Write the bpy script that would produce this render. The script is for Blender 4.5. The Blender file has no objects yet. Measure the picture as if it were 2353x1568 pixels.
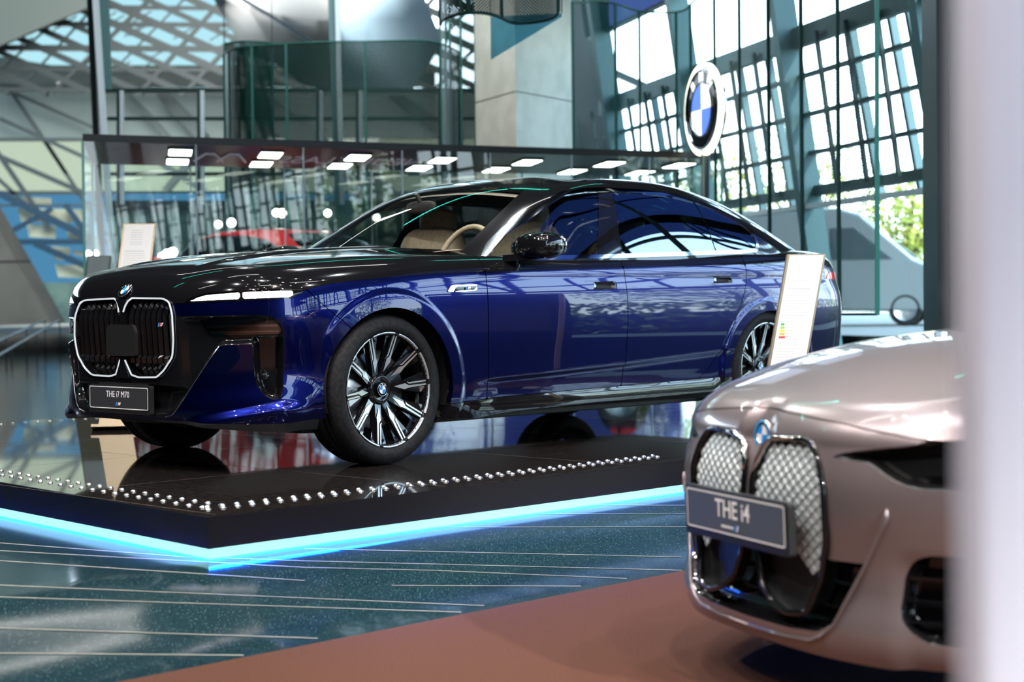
import bpy, bmesh, math, random
from mathutils import Matrix, Vector
import numpy as np
C=bpy.context.scene.collection
SC=bpy.context.scene
# ---------------- camera, world, exposure ----------------
F_PX=3763.04; PITCH=.0208; ROLL=-.0114; CAMZ=1.065
cd=bpy.data.cameras.new('camera'); cam=bpy.data.objects.new('camera',cd); C.objects.link(cam)
cd.sensor_width=36; cd.lens=F_PX/2353*36; cd.clip_start=.05; cd.clip_end=400
cp,sp,cr,sr=math.cos(PITCH),math.sin(PITCH),math.cos(ROLL),math.sin(ROLL)
cam.matrix_world=Matrix(((cr,-sr,0,0),(sr*sp,cr*sp,-cp,0),(sr*cp,cr*cp,sp,CAMZ),(0,0,0,1)))
cd.dof.use_dof=True; cd.dof.focus_distance=7.7; cd.dof.aperture_fstop=2.6
SC.camera=cam
SC.view_settings.view_transform='Standard'; SC.view_settings.look='None'
SC.view_settings.exposure=0.25; SC.view_settings.gamma=1; SC.view_settings.use_curve_mapping=False
try:
    SC.cycles.use_denoising=True; SC.cycles.max_bounces=10; SC.cycles.transparent_max_bounces=24; SC.cycles.glossy_bounces=5
    SC.cycles.transmission_bounces=8; SC.cycles.sample_clamp_indirect=6; SC.cycles.caustics_reflective=False; SC.cycles.caustics_refractive=False
    SC.cycles.use_light_tree=True
except Exception: pass
W=bpy.data.worlds.new('daylight'); SC.world=W; W.use_nodes=True
nt=W.node_tree; nt.nodes.clear()
wo=nt.nodes.new('ShaderNodeOutputWorld'); bg=nt.nodes.new('ShaderNodeBackground')
tc=nt.nodes.new('ShaderNodeTexCoord'); sx=nt.nodes.new('ShaderNodeSeparateXYZ'); rp=nt.nodes.new('ShaderNodeValToRGB')
nt.links.new(tc.outputs['Generated'],sx.inputs[0]); nt.links.new(sx.outputs['Z'],rp.inputs[0])
rp.color_ramp.elements[0].position=0; rp.color_ramp.elements[0].color=(.80,.90,.92,1)
rp.color_ramp.elements[1].position=.5; rp.color_ramp.elements[1].color=(.42,.66,.95,1)
nt.links.new(rp.outputs[0],bg.inputs[0]); bg.inputs[1].default_value=7.0; nt.links.new(bg.outputs[0],wo.inputs[0])
def lamp(name,kind,loc,power,size=1,color=(1,1,1),target=None,sy=None,spot=None,blend=.4):
    l=bpy.data.lights.new(name,kind); l.energy=power; l.color=color
    if kind=='AREA':
        l.size=size
        if sy: l.shape='RECTANGLE'; l.size_y=sy
    elif kind=='SPOT': l.spot_size=spot or 1; l.spot_blend=blend; l.shadow_soft_size=size
    elif kind=='SUN': l.angle=size
    else: l.shadow_soft_size=size
    o=bpy.data.objects.new(name,l); C.objects.link(o); o.location=loc
    if target is not None: o.rotation_euler=(Vector(target)-Vector(loc)).to_track_quat('-Z','Y').to_euler()
    return o
#GEO-BEGIN
import numpy as np, math
def nspl(x,y):
    x=np.asarray(x,float);y=np.asarray(y,float);one=(y.ndim==1)
    if one:y=y[:,None]
    n=len(x);h=np.diff(x);A=np.zeros((n,n));B=np.zeros(y.shape)
    A[0,0]=A[-1,-1]=1
    for i in range(1,n-1):
        A[i,i-1]=h[i-1];A[i,i]=2*(h[i-1]+h[i]);A[i,i+1]=h[i]
        B[i]=6*((y[i+1]-y[i])/h[i]-(y[i]-y[i-1])/h[i-1])
    M=np.linalg.solve(A,B)
    def f(q):
        q=np.asarray(q,float);sh=q.shape;q=q.ravel()
        k=np.clip(np.searchsorted(x,q)-1,0,n-2);hh=h[k][:,None]
        qq=np.clip(q,x[0],x[-1])
        a=((x[k+1]-qq)/h[k])[:,None];b=1-a
        r=a*y[k]+b*y[k+1]+((a**3-a)*M[k]+(b**3-b)*M[k+1])*hh*hh/6
        return r.reshape(sh) if one else r.reshape(sh+(y.shape[1],))
    return f
def sm(e0,e1,x):
    t=np.clip((x-e0)/(e1-e0),0,1);return t*t*(3-2*t)
def psdf(poly,X,Y):
    """signed distance to polygon, >0 inside"""
    p=np.asarray(poly,float);n=len(p);d=np.full(X.shape,1e9);ins=np.zeros(X.shape,bool)
    for i in range(n):
        a=p[i];b=p[(i+1)%n];e=b-a;wx=X-a[0];wy=Y-a[1]
        L=e@e
        if L<1e-14: continue
        t=np.clip((wx*e[0]+wy*e[1])/L,0,1)
        d=np.minimum(d,(wx-t*e[0])**2+(wy-t*e[1])**2)
        c=((a[1]>Y)!=(b[1]>Y))
        with np.errstate(divide='ignore',invalid='ignore'):
            xx=a[0]+(Y-a[1])/(b[1]-a[1])*e[0] if b[1]!=a[1] else 0*Y
        ins^=c&(X<xx)
    return np.where(ins,1,-1)*np.sqrt(d)
def ldist(pl,X,Y):
    p=np.asarray(pl,float);d=np.full(X.shape,1e9)
    for i in range(len(p)-1):
        a=p[i];b=p[i+1];e=b-a;wx=X-a[0];wy=Y-a[1];t=np.clip((wx*e[0]+wy*e[1])/(e@e),0,1)
        d=np.minimum(d,(wx-t*e[0])**2+(wy-t*e[1])**2)
    return np.sqrt(d)
def rnd(poly,r,n=4,closed=True):
    """round the corners of a polygon"""
    p=[np.array(q,float) for q in poly];out=[];N=len(p)
    for i in range(N):
        if not closed and i in(0,N-1): out.append(p[i]);continue
        a,b,c=p[i-1],p[i],p[(i+1)%N];u=a-b;v=c-b;lu=np.linalg.norm(u);lv=np.linalg.norm(v)
        rr=min(r,lu*.45,lv*.45);s=b+u/lu*rr;e=b+v/lv*rr
        for k in range(n+1):
            t=k/n;out.append((1-t)**2*s+2*t*(1-t)*b+t*t*e)
    return np.array(out)
def gnorm(V):
    du=np.gradient(V,axis=0);dv=np.gradient(V,axis=1);N=np.cross(du,dv)
    L=np.linalg.norm(N,axis=-1,keepdims=True);return N/np.maximum(L,1e-12)
class Body:
    """ring + rolled shoulder + deck. y>0 half; returns V[s,row], S, Z"""
    def __init__(b,plan,zlow,ztop,prof,hc,crown,roll,med):
        P=np.array(plan,float);L=np.r_[0,np.cumsum(np.linalg.norm(np.diff(P,axis=0),axis=1))]
        f=nspl(L,P);t=np.linspace(0,L[-1],4000);Q=f(t);Q[0,1]=Q[-1,1]=0
        l=np.r_[0,np.cumsum(np.linalg.norm(np.diff(Q,axis=0),axis=1))]
        b.L=l[-1];b.O=lambda s:np.stack([np.interp(s,l,Q[:,0]),np.interp(s,l,Q[:,1])],-1)
        T=np.gradient(Q,l,axis=0);T/=np.linalg.norm(T,axis=1,keepdims=True)
        b.Nn=lambda s:np.stack([-np.interp(s,l,T[:,1]),np.interp(s,l,T[:,0])],-1) # outward
        b.s_at=lambda x:np.interp(x,Q[:,0],l)
        b.zl=nspl(*np.array(zlow).T);b.zt=nspl(*np.array(ztop).T)
        b.ps=[p[0] for p in prof];b.pf=[nspl(*np.array(p[1],float).T) if len(p[1])>2 else None for p in prof]
        b.pr=[(min(q[0] for q in p[1]),max(q[0] for q in p[1])) for p in prof]
        b.hc=nspl(*np.array(hc).T);b.cr=nspl(*np.array(crown).T)
        r=np.array(roll,float);b.R=nspl(r[:,0],r[:,1]);b.med=nspl(*np.array(med).T)
    def inset(b,S,Z):
        r=np.zeros(S.shape);vals=[f(np.clip(Z,lo,hi)) for f,(lo,hi) in zip(b.pf,b.pr)]
        for i in range(len(vals)-1):
            m=(S>=b.ps[i])&(S<=b.ps[i+1]);w=sm(b.ps[i],b.ps[i+1],S)
            r=np.where(m,vals[i]*(1-w)+vals[i+1]*w,r)
        r=np.where(S>b.ps[-1],vals[-1],r);return r
    def h(b,x,y): return b.hc(x)-b.cr(x)*(y/.85)**2
    def grid(b,ss,nv=60,nr=12,nf=24,extra=None):
        ss=np.asarray(ss);n=len(ss);O=b.O(ss);N=b.Nn(ss);zl=b.zl(ss);zt=b.zt(ss)
        w=np.linspace(0,1,nv);Z=zl[:,None]+(zt-zl)[:,None]*w;S=np.repeat(ss[:,None],nv,1)
        I=b.inset(S,Z);X=O[:,None,0]-N[:,None,0]*I;Y=O[:,None,1]-N[:,None,1]*I
        V=np.stack([X,Y,Z],-1)
        E=V[:,-1,:2];M=np.stack([b.med(ss),0*ss],-1);D=M-E;dl=np.linalg.norm(D,axis=1)+1e-9
        cs=np.maximum(-(D*N).sum(1)/dl,.15);R=b.R(ss)
        he=b.h(E[:,0],E[:,1]);a=he-zt
        th=np.linspace(0,np.pi/2,nr+1)[1:];dd=1-np.cos(th)  # d/R
        U1=np.minimum(R[:,None]*dd/cs[:,None]/dl[:,None],.9)
        u0=U1[:,-1:];k=np.linspace(0,1,nf+1)[1:];U2=u0+(1-u0)*k
        U=np.concatenate([U1,U2],1);XY=E[:,None]+D[:,None]*U[...,None]
        q=np.clip(U*dl[:,None]*cs[:,None]/R[:,None],0,1)
        Zu=b.h(XY[...,0],XY[...,1])-a[:,None]*(1-np.sqrt(np.maximum(0,1-(1-q)**2)))
        V2=np.concatenate([XY,Zu[...,None]],-1)
        V=np.concatenate([V,V2],1);S=np.repeat(ss[:,None],V.shape[1],1)
        if extra is not None: V=extra(V,S)
        V[...,1]=np.maximum(V[...,1],0)
        return V,S
def colsurf(cols,tau=None):
    """cols[c][r]=(x,y,z) -> function (u in 0..1 , t in 0..1)"""
    C=np.array(cols,float);nc,nr,_=C.shape
    L=np.r_[0,np.cumsum(np.linalg.norm(np.diff(C[:,min(1,nr-1)],axis=0),axis=1))];L/=L[-1]
    Lr=np.r_[0,np.cumsum(np.linalg.norm(np.diff(C,axis=1),axis=2).mean(0))];Lr/=Lr[-1]
    def f(us,ts):
        A=nspl(L,C.reshape(nc,-1))(us).reshape(len(us),nr,3)
        B=nspl(Lr,np.moveaxis(A,1,0).reshape(nr,-1))(ts).reshape(len(ts),len(us),3)
        return np.moveaxis(B,0,1)
    f.L=L;f.Lr=Lr
    return f
# ---------- i7-like sedan ----------
def sedan():
    plan=[(0,0),(.002,.2),(.004,.38),(.036,.52),(.100,.655),(.20,.775),(.35,.875),(.58,.938),(.89,.967),(1.4,.966),(2.0,.963),(2.7,.963),(3.4,.967),(4.1,.975),(4.6,.955),(4.98,.90),(5.2,.80),(5.32,.62),(5.37,.40),(5.391,0)]
    zl=[(0,.235),(.5,.232),(.8,.215),(1.1,.20),(1.5,.18),(2.0,.185),(4.2,.19),(5.2,.2),(6.2,.26),(7.4,.3)]
    zt=[(0,.80),(.45,.80),(.75,.80),(1.0,.80),(1.25,.825),(1.6,.86),(2.0,.895),(2.4,.915),(3.4,.93),(4.6,.945),(5.2,.95),(5.9,.95),(6.4,.96),(7.4,.96)]
    fr=[(.18,.03),(.235,.012),(.28,0),(.40,.012),(.50,.012),(.62,.002),(.72,0),(.80,.012),(.9,.03)]
    co=[(.18,.05),(.24,.02),(.30,0),(.42,.02),(.55,.018),(.66,.005),(.76,0),(.82,.006),(.9,.02)]
    fe=[(.16,.08),(.21,.05),(.30,.018),(.45,.006),(.62,0),(.76,.002),(.86,.012),(.93,.03)]
    do=[(.16,.10),(.205,.07),(.25,.035),(.31,.012),(.45,.003),(.60,0),(.74,.002),(.85,.010),(.93,.026)]
    re=[(.2,.12),(.3,.06),(.42,.03),(.58,.01),(.74,0),(.86,.02),(.96,.06)]
    prof=[(0,fr),(.6,fr),(.95,co),(1.4,fe),(2.2,do),(4.3,do),(5.3,fe),(6.3,re)]
    hc=[(-.05,.885),(0,.90),(.1,.945),(.2,.985),(.32,1.01),(.5,1.036),(.8,1.067),(1.1,1.088),(1.35,1.10),(1.6,1.112),(2.5,1.12),(4.0,1.16),(4.8,1.155),(5.2,1.13),(5.391,1.115)]
    crn=[(-.05,.02),(.1,.035),(.3,.05),(.6,.055),(1.0,.06),(1.4,.07),(1.65,.075),(2.5,.065),(4.0,.06),(4.8,.05),(5.391,.04)]
    roll=[(0,.09),(.5,.10),(.8,.15),(1.1,.19),(1.6,.17),(2.2,.13),(4.5,.13),(5.3,.14),(6.4,.12),(7.4,.10)]
    med=[(0,.45),(.6,.5),(1.0,.7),(1.6,1.0),(2.2,1.5),(2.6,1.9),(4.6,3.9),(5.4,4.6),(6.2,5.0),(7.4,5.1)]
    return Body(plan,zl,zt,prof,hc,crn,roll,med)
GH=[ # base, mid, top, roof roll, centre
 [(1.28,0,1.05),(1.74,0,1.29),(2.18,0,1.46),(2.45,0,1.518),(2.95,0,1.543)],
 [(1.36,.38,1.045),(1.79,.35,1.275),(2.20,.31,1.453),(2.46,.28,1.512),(2.96,.01,1.543)],
 [(1.60,.70,1.02),(1.97,.635,1.24),(2.29,.575,1.422),(2.52,.47,1.498),(3.0,.015,1.543)],
 [(1.66,.84,.985),(2.02,.765,1.20),(2.36,.675,1.412),(2.60,.545,1.49),(3.05,.02,1.543)],
 [(1.95,.90,.985),(2.24,.825,1.19),(2.56,.715,1.435),(2.74,.60,1.50),(3.1,.02,1.543)],
 [(2.7,.905,1.0),(2.78,.845,1.2),(2.9,.725,1.46),(2.98,.61,1.515),(3.15,.02,1.543)],
 [(3.4,.905,1.02),(3.36,.84,1.22),(3.30,.715,1.462),(3.30,.60,1.518),(3.25,.02,1.542)],
 [(4.05,.895,1.04),(3.90,.82,1.22),(3.68,.69,1.44),(3.6,.58,1.505),(3.35,.02,1.54)],
 [(4.55,.86,1.05),(4.32,.775,1.22),(4.0,.65,1.405),(3.82,.53,1.49),(3.4,.02,1.538)],
 [(4.85,.74,1.08),(4.50,.66,1.26),(4.12,.54,1.43),(3.88,.43,1.50),(3.45,.015,1.537)],
 [(4.98,.42,1.12),(4.57,.36,1.305),(4.15,.28,1.455),(3.90,.22,1.51),(3.48,.01,1.536)],
 [(5.0,0,1.125),(4.59,0,1.315),(4.16,0,1.46),(3.9,0,1.512),(3.5,0,1.535)]]
def coupe():
    plan=[(0,0),(.004,.15),(.018,.30),(.055,.44),(.12,.57),(.23,.70),(.38,.80),(.58,.87),(.83,.905),(1.2,.915),(2.4,.915),(3.7,.925),(4.25,.88),(4.55,.76),(4.72,.5),(4.783,0)]
    zl=[(0,.165),(.5,.165),(.9,.16),(1.4,.17),(2.4,.19),(4.2,.19),(6.0,.24)]
    zt=[(0,.70),(.4,.70),(.7,.705),(.95,.72),(1.2,.75),(1.6,.80),(2.2,.84),(3.0,.86),(4.6,.90),(6.0,.92)]
    fr=[(.14,.035),(.19,.008),(.24,0),(.34,.014),(.50,.008),(.62,.010),(.70,.03),(.78,.05)]
    co=[(.14,.06),(.19,.02),(.25,.008),(.40,.02),(.52,.004),(.60,0),(.70,.012),(.80,.03)]
    fe=[(.16,.08),(.21,.04),(.30,.014),(.45,.004),(.60,0),(.72,.006),(.85,.03)]
    do=[(.16,.10),(.21,.06),(.30,.02),(.45,.004),(.60,0),(.74,.004),(.88,.03)]
    frc=[(.14,.035),(.19,.008),(.24,0),(.34,.014),(.50,.010),(.60,.016),(.66,.038),(.70,.060),(.78,.09)]
    prof=[(0,frc),(.02,frc),(.10,fr),(.45,fr),(.8,co),(1.3,fe),(2.2,do),(4.6,do),(6.0,fe)]
    hc=[(-.05,.745),(0,.757),(.05,.777),(.12,.808),(.2,.840),(.35,.894),(.5,.938),(.7,.975),(.9,.992),(1.2,1.01),(1.5,1.02),(3,1.04),(4.783,1.04)]
    crn=[(-.05,.05),(.1,.08),(.3,.11),(.6,.11),(1.2,.10),(2.4,.08),(4.783,.05)]
    roll=[(0,.07),(.4,.09),(.8,.15),(1.2,.16),(2.0,.12),(4.6,.12),(6.0,.10)]
    med=[(0,.40),(.5,.45),(.9,.7),(1.4,1.0),(2.0,1.5),(4.0,3.4),(5.2,4.3),(6.0,4.5)]
    return Body(plan,zl,zt,prof,hc,crn,roll,med)
#GEO-END
# ---------------- toolkit ----------------
class Part:
    def __init__(s): s.v=[];s.f=[];s.m=[];s.mats=[];s.uv=None;s.sm=[]
    def mi(s,mat):
        if mat not in s.mats: s.mats.append(mat)
        return s.mats.index(mat)
    def add(s,V,Fc,mat,smooth=True,mx=None):
        k=len(s.v);i=s.mi(mat)
        if mx is not None: V=[tuple(mx@Vector(p)) for p in V]
        s.v.extend([tuple(map(float,p)) for p in V])
        for f in Fc: s.f.append(tuple(int(a)+k for a in f));s.m.append(i);s.sm.append(smooth)
        return s
    def box(s,c,d,mat,mx=None,smooth=False):
        x,y,z=c;a,b,e=d[0]/2,d[1]/2,d[2]/2
        V=[(x+i*a,y+j*b,z+k*e) for i in(-1,1) for j in(-1,1) for k in(-1,1)]
        return s.add(V,[(0,1,3,2),(4,6,7,5),(0,4,5,1),(2,3,7,6),(0,2,6,4),(1,5,7,3)],mat,smooth,mx)
    def bar(s,a,b,w,h,mat,up=(0,0,1)):
        a=Vector(a);b=Vector(b);d=b-a;L=d.length
        if L<1e-6: return s
        d.normalize();u=Vector(up)
        if abs(d.dot(u))>.98: u=Vector((0,1,0))
        r=d.cross(u).normalized();u=r.cross(d)
        V=[tuple(p+r*i*w/2+u*j*h/2) for p in (a,b) for i,j in((-1,-1),(1,-1),(1,1),(-1,1))]
        return s.add(V,[(0,3,2,1),(4,5,6,7),(0,1,5,4),(1,2,6,5),(2,3,7,6),(3,0,4,7)],mat,False)
    def tube(s,pts,r,mat,n=8,closed=False,flat=1.0,cap=True):
        P=[Vector(p) for p in pts];N=len(P);V=[];Fc=[]
        u=None
        for i in range(N):
            a=P[i-1] if (i>0 or closed) else P[i];b=P[(i+1)%N] if (i<N-1 or closed) else P[i]
            t=(b-a).normalized()
            if u is None: u=t.orthogonal().normalized()
            u=(u-t*u.dot(t)).normalized();w=t.cross(u)
            rr=r[i] if hasattr(r,'__len__') else r
            for k in range(n):
                an=2*math.pi*k/n;V.append(tuple(P[i]+(u*math.cos(an)+w*math.sin(an)*flat)*rr))
        for i in range(N if closed else N-1):
            for k in range(n):
                a=i*n+k;b=i*n+(k+1)%n;c=((i+1)%N)*n+(k+1)%n;d=((i+1)%N)*n+k;Fc.append((a,b,c,d))
        if not closed and cap: Fc.append(tuple(range(n))[::-1]);Fc.append(tuple((N-1)*n+k for k in range(n)))
        return s.add(V,Fc,mat)
    def lathe(s,prof,mat,n=48,mx=None,closed=False,smooth=True):
        """profile (r,h) about local Z"""
        V=[];Fc=[];m=len(prof)
        for i in range(n):
            a=2*math.pi*i/n;c,q=math.cos(a),math.sin(a);V+= [(r*c,r*q,h) for r,h in prof]
        for i in range(n):
            j=(i+1)%n
            for k in range(m if closed else m-1):
                k2=(k+1)%m;Fc.append((i*m+k,j*m+k,j*m+k2,i*m+k2))
        return s.add(V,Fc,mat,smooth,mx)
    def prism(s,poly,z0,z1,mat,mx=None,smooth=False):
        n=len(poly);V=[(p[0],p[1],z0) for p in poly]+[(p[0],p[1],z1) for p in poly]
        Fc=[tuple(range(n))[::-1],tuple(range(n,2*n))]+[(i,(i+1)%n,n+(i+1)%n,n+i) for i in range(n)]
        return s.add(V,Fc,mat,smooth,mx)
    def ball(s,c,r,mat,n=16,m=10,mx=None,pw=1.0):
        V=[];Fc=[];sg=lambda v:math.copysign(abs(v)**pw,v)
        for i in range(m+1):
            t=math.pi*i/m
            for k in range(n):
                a=2*math.pi*k/n
                V.append((c[0]+r[0]*sg(math.sin(t))*sg(math.cos(a)),c[1]+r[1]*sg(math.sin(t))*sg(math.sin(a)),c[2]+r[2]*sg(math.cos(t))))
        for i in range(m):
            for k in range(n): Fc.append((i*n+k,i*n+(k+1)%n,(i+1)*n+(k+1)%n,(i+1)*n+k))
        return s.add(V,Fc,mat,True,mx)
    def trim(s,V,Fd,mat,skirt=0.,mirror=True,disp=None,both=True):
        """keep the part of grid V where field Fd>0, y>0 visible half, plus its mirror image"""
        Nn=gnorm(V); Nn=Nn*s.nsign
        if disp is not None: V=V+Nn*disp[...,None]
        A=np.concatenate([V,Nn],-1);n,m=Fd.shape;pos=Fd>0
        cnt=pos[:-1,:-1].astype(int)+pos[1:,:-1]+pos[:-1,1:]+pos[1:,1:]
        idx={};vv=[];faces=[]
        def vid(i,j):
            k=(i,j)
            if k not in idx: idx[k]=len(vv);vv.append(A[i,j])
            return idx[k]
        def eid(a,b):
            k=(a,b) if a<b else (b,a);k=('e',)+k
            if k not in idx:
                fa,fb=Fd[k[1]],Fd[k[2]];t=fa/(fa-fb);idx[k]=len(vv);vv.append(A[k[1]]*(1-t)+A[k[2]]*t)
            return idx[k]
        ii,jj=np.nonzero(cnt)
        for i,j in zip(ii.tolist(),jj.tolist()):
            q=((i,j),(i+1,j),(i+1,j+1),(i,j+1))
            if cnt[i,j]==4: f=[vid(*p) for p in q]
            else:
                f=[]
                for a in range(4):
                    p,r=q[a],q[(a+1)%4]
                    if pos[p]: f.append(vid(*p))
                    if pos[p]!=pos[r]: f.append(eid(p,r))
            if len(f)>=3: faces.append(f)
        if not vv: return s
        vv=np.array(vv);P=vv[:,:3].copy();N=vv[:,3:]
        # drop degenerate
        F2=[]
        for f in faces:
            g=[]
            for a in f:
                if not g or np.abs(P[a]-P[g[-1]]).sum()>1e-7: g.append(a)
            if len(g)>2 and np.abs(P[g[0]]-P[g[-1]]).sum()<1e-7: g.pop()
            if len(g)>2: F2.append(g)
        faces=F2
        sk=[];skv=[]
        if skirt:
            e={}
            for f in faces:
                for a in range(len(f)):
                    x,y=f[a],f[(a+1)%len(f)];k=(min(x,y),max(x,y));e[k]=None if k in e else (x,y)
            for k,v in e.items():
                if v and not (P[v[0],1]<1e-5 and P[v[1],1]<1e-5):
                    b=len(P)+len(skv);x,y=v
                    skv+= [P[x],P[y],P[y]-N[y]*skirt,P[x]-N[x]*skirt];sk.append((b+1,b,b+3,b+2))
        Q=np.vstack([P,np.array(skv)]) if skv else P
        vis=Q*np.array([1,-1,1])
        if s.nsign>0: fl=[tuple(f[::-1]) for f in faces]
        else: fl=[tuple(f) for f in faces]
        k0=len(s.v)
        if both or not mirror: s.add(vis,fl,mat);s.add([],[],mat)
        kk=k0
        if both or not mirror:
            i=s.mi(mat)
            for f in sk: s.f.append(tuple(a+k0 for a in f));s.m.append(i);s.sm.append(False)
        if mirror:
            remap=np.arange(len(Q));k1=len(s.v)
            if both:
                c=np.where(Q[:,1]<1e-5)[0];newi=np.full(len(Q),-1)
                keep=np.where(Q[:,1]>=1e-5)[0];newi[keep]=k1+np.arange(len(keep));newi[c]=k0+c
            else: keep=np.arange(len(Q));newi=k1+keep
            s.v.extend(map(tuple,Q[keep].tolist()));i=s.mi(mat)
            for f in fl: s.f.append(tuple(int(newi[a]) for a in f[::-1]));s.m.append(i);s.sm.append(True)
            for f in sk: s.f.append(tuple(int(newi[a]) for a in f[::-1]));s.m.append(i);s.sm.append(False)
        return s
    nsign=1.0
    def mesh(s,name):
        me=bpy.data.meshes.new(name);me.from_pydata(s.v,[],s.f)
        for m in s.mats: me.materials.append(m)
        me.polygons.foreach_set('material_index',s.m);me.polygons.foreach_set('use_smooth',s.sm)
        me.update();return me
    def build(s,name,parent=None,label=None,cat=None,group=None,kind=None,loc=None,rot=None,bevel=0,seg=2):
        o=bpy.data.objects.new(name,s.mesh(name));C.objects.link(o)
        if parent is not None: o.parent=parent
        if loc is not None: o.location=loc
        if rot is not None: o.rotation_euler=rot
        if bevel:
            b=o.modifiers.new('bevel','BEVEL');b.width=bevel;b.segments=seg;b.limit_method='ANGLE'
        return tag(o,label,cat,group,kind)
def tag(o,label=None,cat=None,group=None,kind=None):
    if label:o['label']=label
    if cat:o['category']=cat
    if group:o['group']=group
    if kind:o['kind']=kind
    return o
def empty(name,loc,rz=0,label=None,cat=None,group=None):
    o=bpy.data.objects.new(name,None);C.objects.link(o);o.location=loc;o.rotation_euler=(0,0,rz);o.empty_display_size=.2
    return tag(o,label,cat,group)
def copy_tree(o,parent=None):
    c=o.copy();C.objects.link(c);c.parent=parent
    for ch in list(o.children): copy_tree(ch,c)
    return c
def ray(px,py):
    X=(px-1176.5)/F_PX;U=-(py-784)/F_PX
    x=X*cr-U*sr;u=X*sr+U*cr
    return Vector((x,cp+u*sp,-sp+u*cp))
def at(px,py,Y):
    d=ray(px,py);return Vector((0,0,CAMZ))+d*(Y/d.y)
def ground(px,py,z=0):
    d=ray(px,py);return Vector((0,0,CAMZ))+d*((z-CAMZ)/d.z)
def textpart(P,txt,size,mat,mx,cond=.82,depth=.001,weight=0.,align='CENTER',shear=0):
    cu=bpy.data.curves.new('lettering','FONT');cu.body=txt;cu.size=size;cu.extrude=depth;cu.offset=weight
    cu.align_x=align;cu.align_y='CENTER';cu.shear=shear;cu.resolution_u=3
    o=bpy.data.objects.new('lettering',cu);C.objects.link(o);bpy.context.view_layer.update()
    me=bpy.data.meshes.new_from_object(o.evaluated_get(bpy.context.evaluated_depsgraph_get()))
    S=Matrix.Diagonal((cond,1,1,1))
    P.add([tuple(v.co) for v in me.vertices],[tuple(p.vertices) for p in me.polygons],mat,False,mx@S)
    bpy.data.objects.remove(o);bpy.data.meshes.remove(me);bpy.data.curves.remove(cu)
# ---------------- materials ----------------
def mat(name,col,rough=.5,metal=0,spec=.5,coat=0,coatr=.03,trans=0,ior=1.45,emit=None,es=0,alpha=1):
    m=bpy.data.materials.new(name);m.use_nodes=True;b=m.node_tree.nodes['Principled BSDF']
    b.inputs['Base Color'].default_value=(*col,1);b.inputs['Roughness'].default_value=rough;b.inputs['Metallic'].default_value=metal
    b.inputs['Specular IOR Level'].default_value=spec;b.inputs['Coat Weight'].default_value=coat;b.inputs['Coat Roughness'].default_value=coatr
    b.inputs['Transmission Weight'].default_value=trans;b.inputs['IOR'].default_value=ior
    if emit: b.inputs['Emission Color'].default_value=(*emit,1);b.inputs['Emission Strength'].default_value=es
    b.inputs['Alpha'].default_value=alpha
    return m
def noisy(m,scale,c0,c1,p0=.4,p1=.6,detail=3,bump=0,rough=None,bs=None):
    n=m.node_tree;b=n.nodes['Principled BSDF'];t=n.nodes.new('ShaderNodeTexCoord');x=n.nodes.new('ShaderNodeTexNoise');r=n.nodes.new('ShaderNodeValToRGB')
    x.inputs['Scale'].default_value=scale;x.inputs['Detail'].default_value=detail
    n.links.new(t.outputs['Object'],x.inputs['Vector']);n.links.new(x.outputs['Fac'],r.inputs[0])
    r.color_ramp.elements[0].position=p0;r.color_ramp.elements[1].position=p1
    r.color_ramp.elements[0].color=(*c0,1);r.color_ramp.elements[1].color=(*c1,1);n.links.new(r.outputs[0],b.inputs['Base Color'])
    if bump:
        q=n.nodes.new('ShaderNodeBump');q.inputs['Strength'].default_value=bump;q.inputs['Distance'].default_value=.01
        n.links.new(x.outputs['Fac'],q.inputs['Height']);n.links.new(q.outputs[0],b.inputs['Normal'])
    return m
def thin_glass(name,tint,refl=.06,rough=0.0,reflcol=(1,1,1),fr=1.0):
    """window pane: tinted see-through plus fresnel reflection"""
    m=bpy.data.materials.new(name);m.use_nodes=True;n=m.node_tree;n.nodes.clear()
    o=n.nodes.new('ShaderNodeOutputMaterial');t=n.nodes.new('ShaderNodeBsdfTransparent');g=n.nodes.new('ShaderNodeBsdfGlossy');mx=n.nodes.new('ShaderNodeMixShader')
    f=n.nodes.new('ShaderNodeFresnel');f.inputs[0].default_value=1.5;a=n.nodes.new('ShaderNodeMath');a.operation='MULTIPLY_ADD';a.inputs[1].default_value=fr;a.inputs[2].default_value=refl;a.use_clamp=True
    t.inputs[0].default_value=(*tint,1);g.inputs[0].default_value=(*reflcol,1);g.inputs['Roughness'].default_value=rough
    gm=n.nodes.new('ShaderNodeNewGeometry');io=n.nodes.new('ShaderNodeMath');io.operation='MULTIPLY_ADD';io.inputs[1].default_value=-.83333;io.inputs[2].default_value=1.5;n.links.new(gm.outputs['Backfacing'],io.inputs[0]);n.links.new(io.outputs[0],f.inputs[0]);n.links.new(f.outputs[0],a.inputs[0]);n.links.new(a.outputs[0],mx.inputs[0]);n.links.new(t.outputs[0],mx.inputs[1]);n.links.new(g.outputs[0],mx.inputs[2]);n.links.new(mx.outputs[0],o.inputs[0])
    return m
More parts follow.
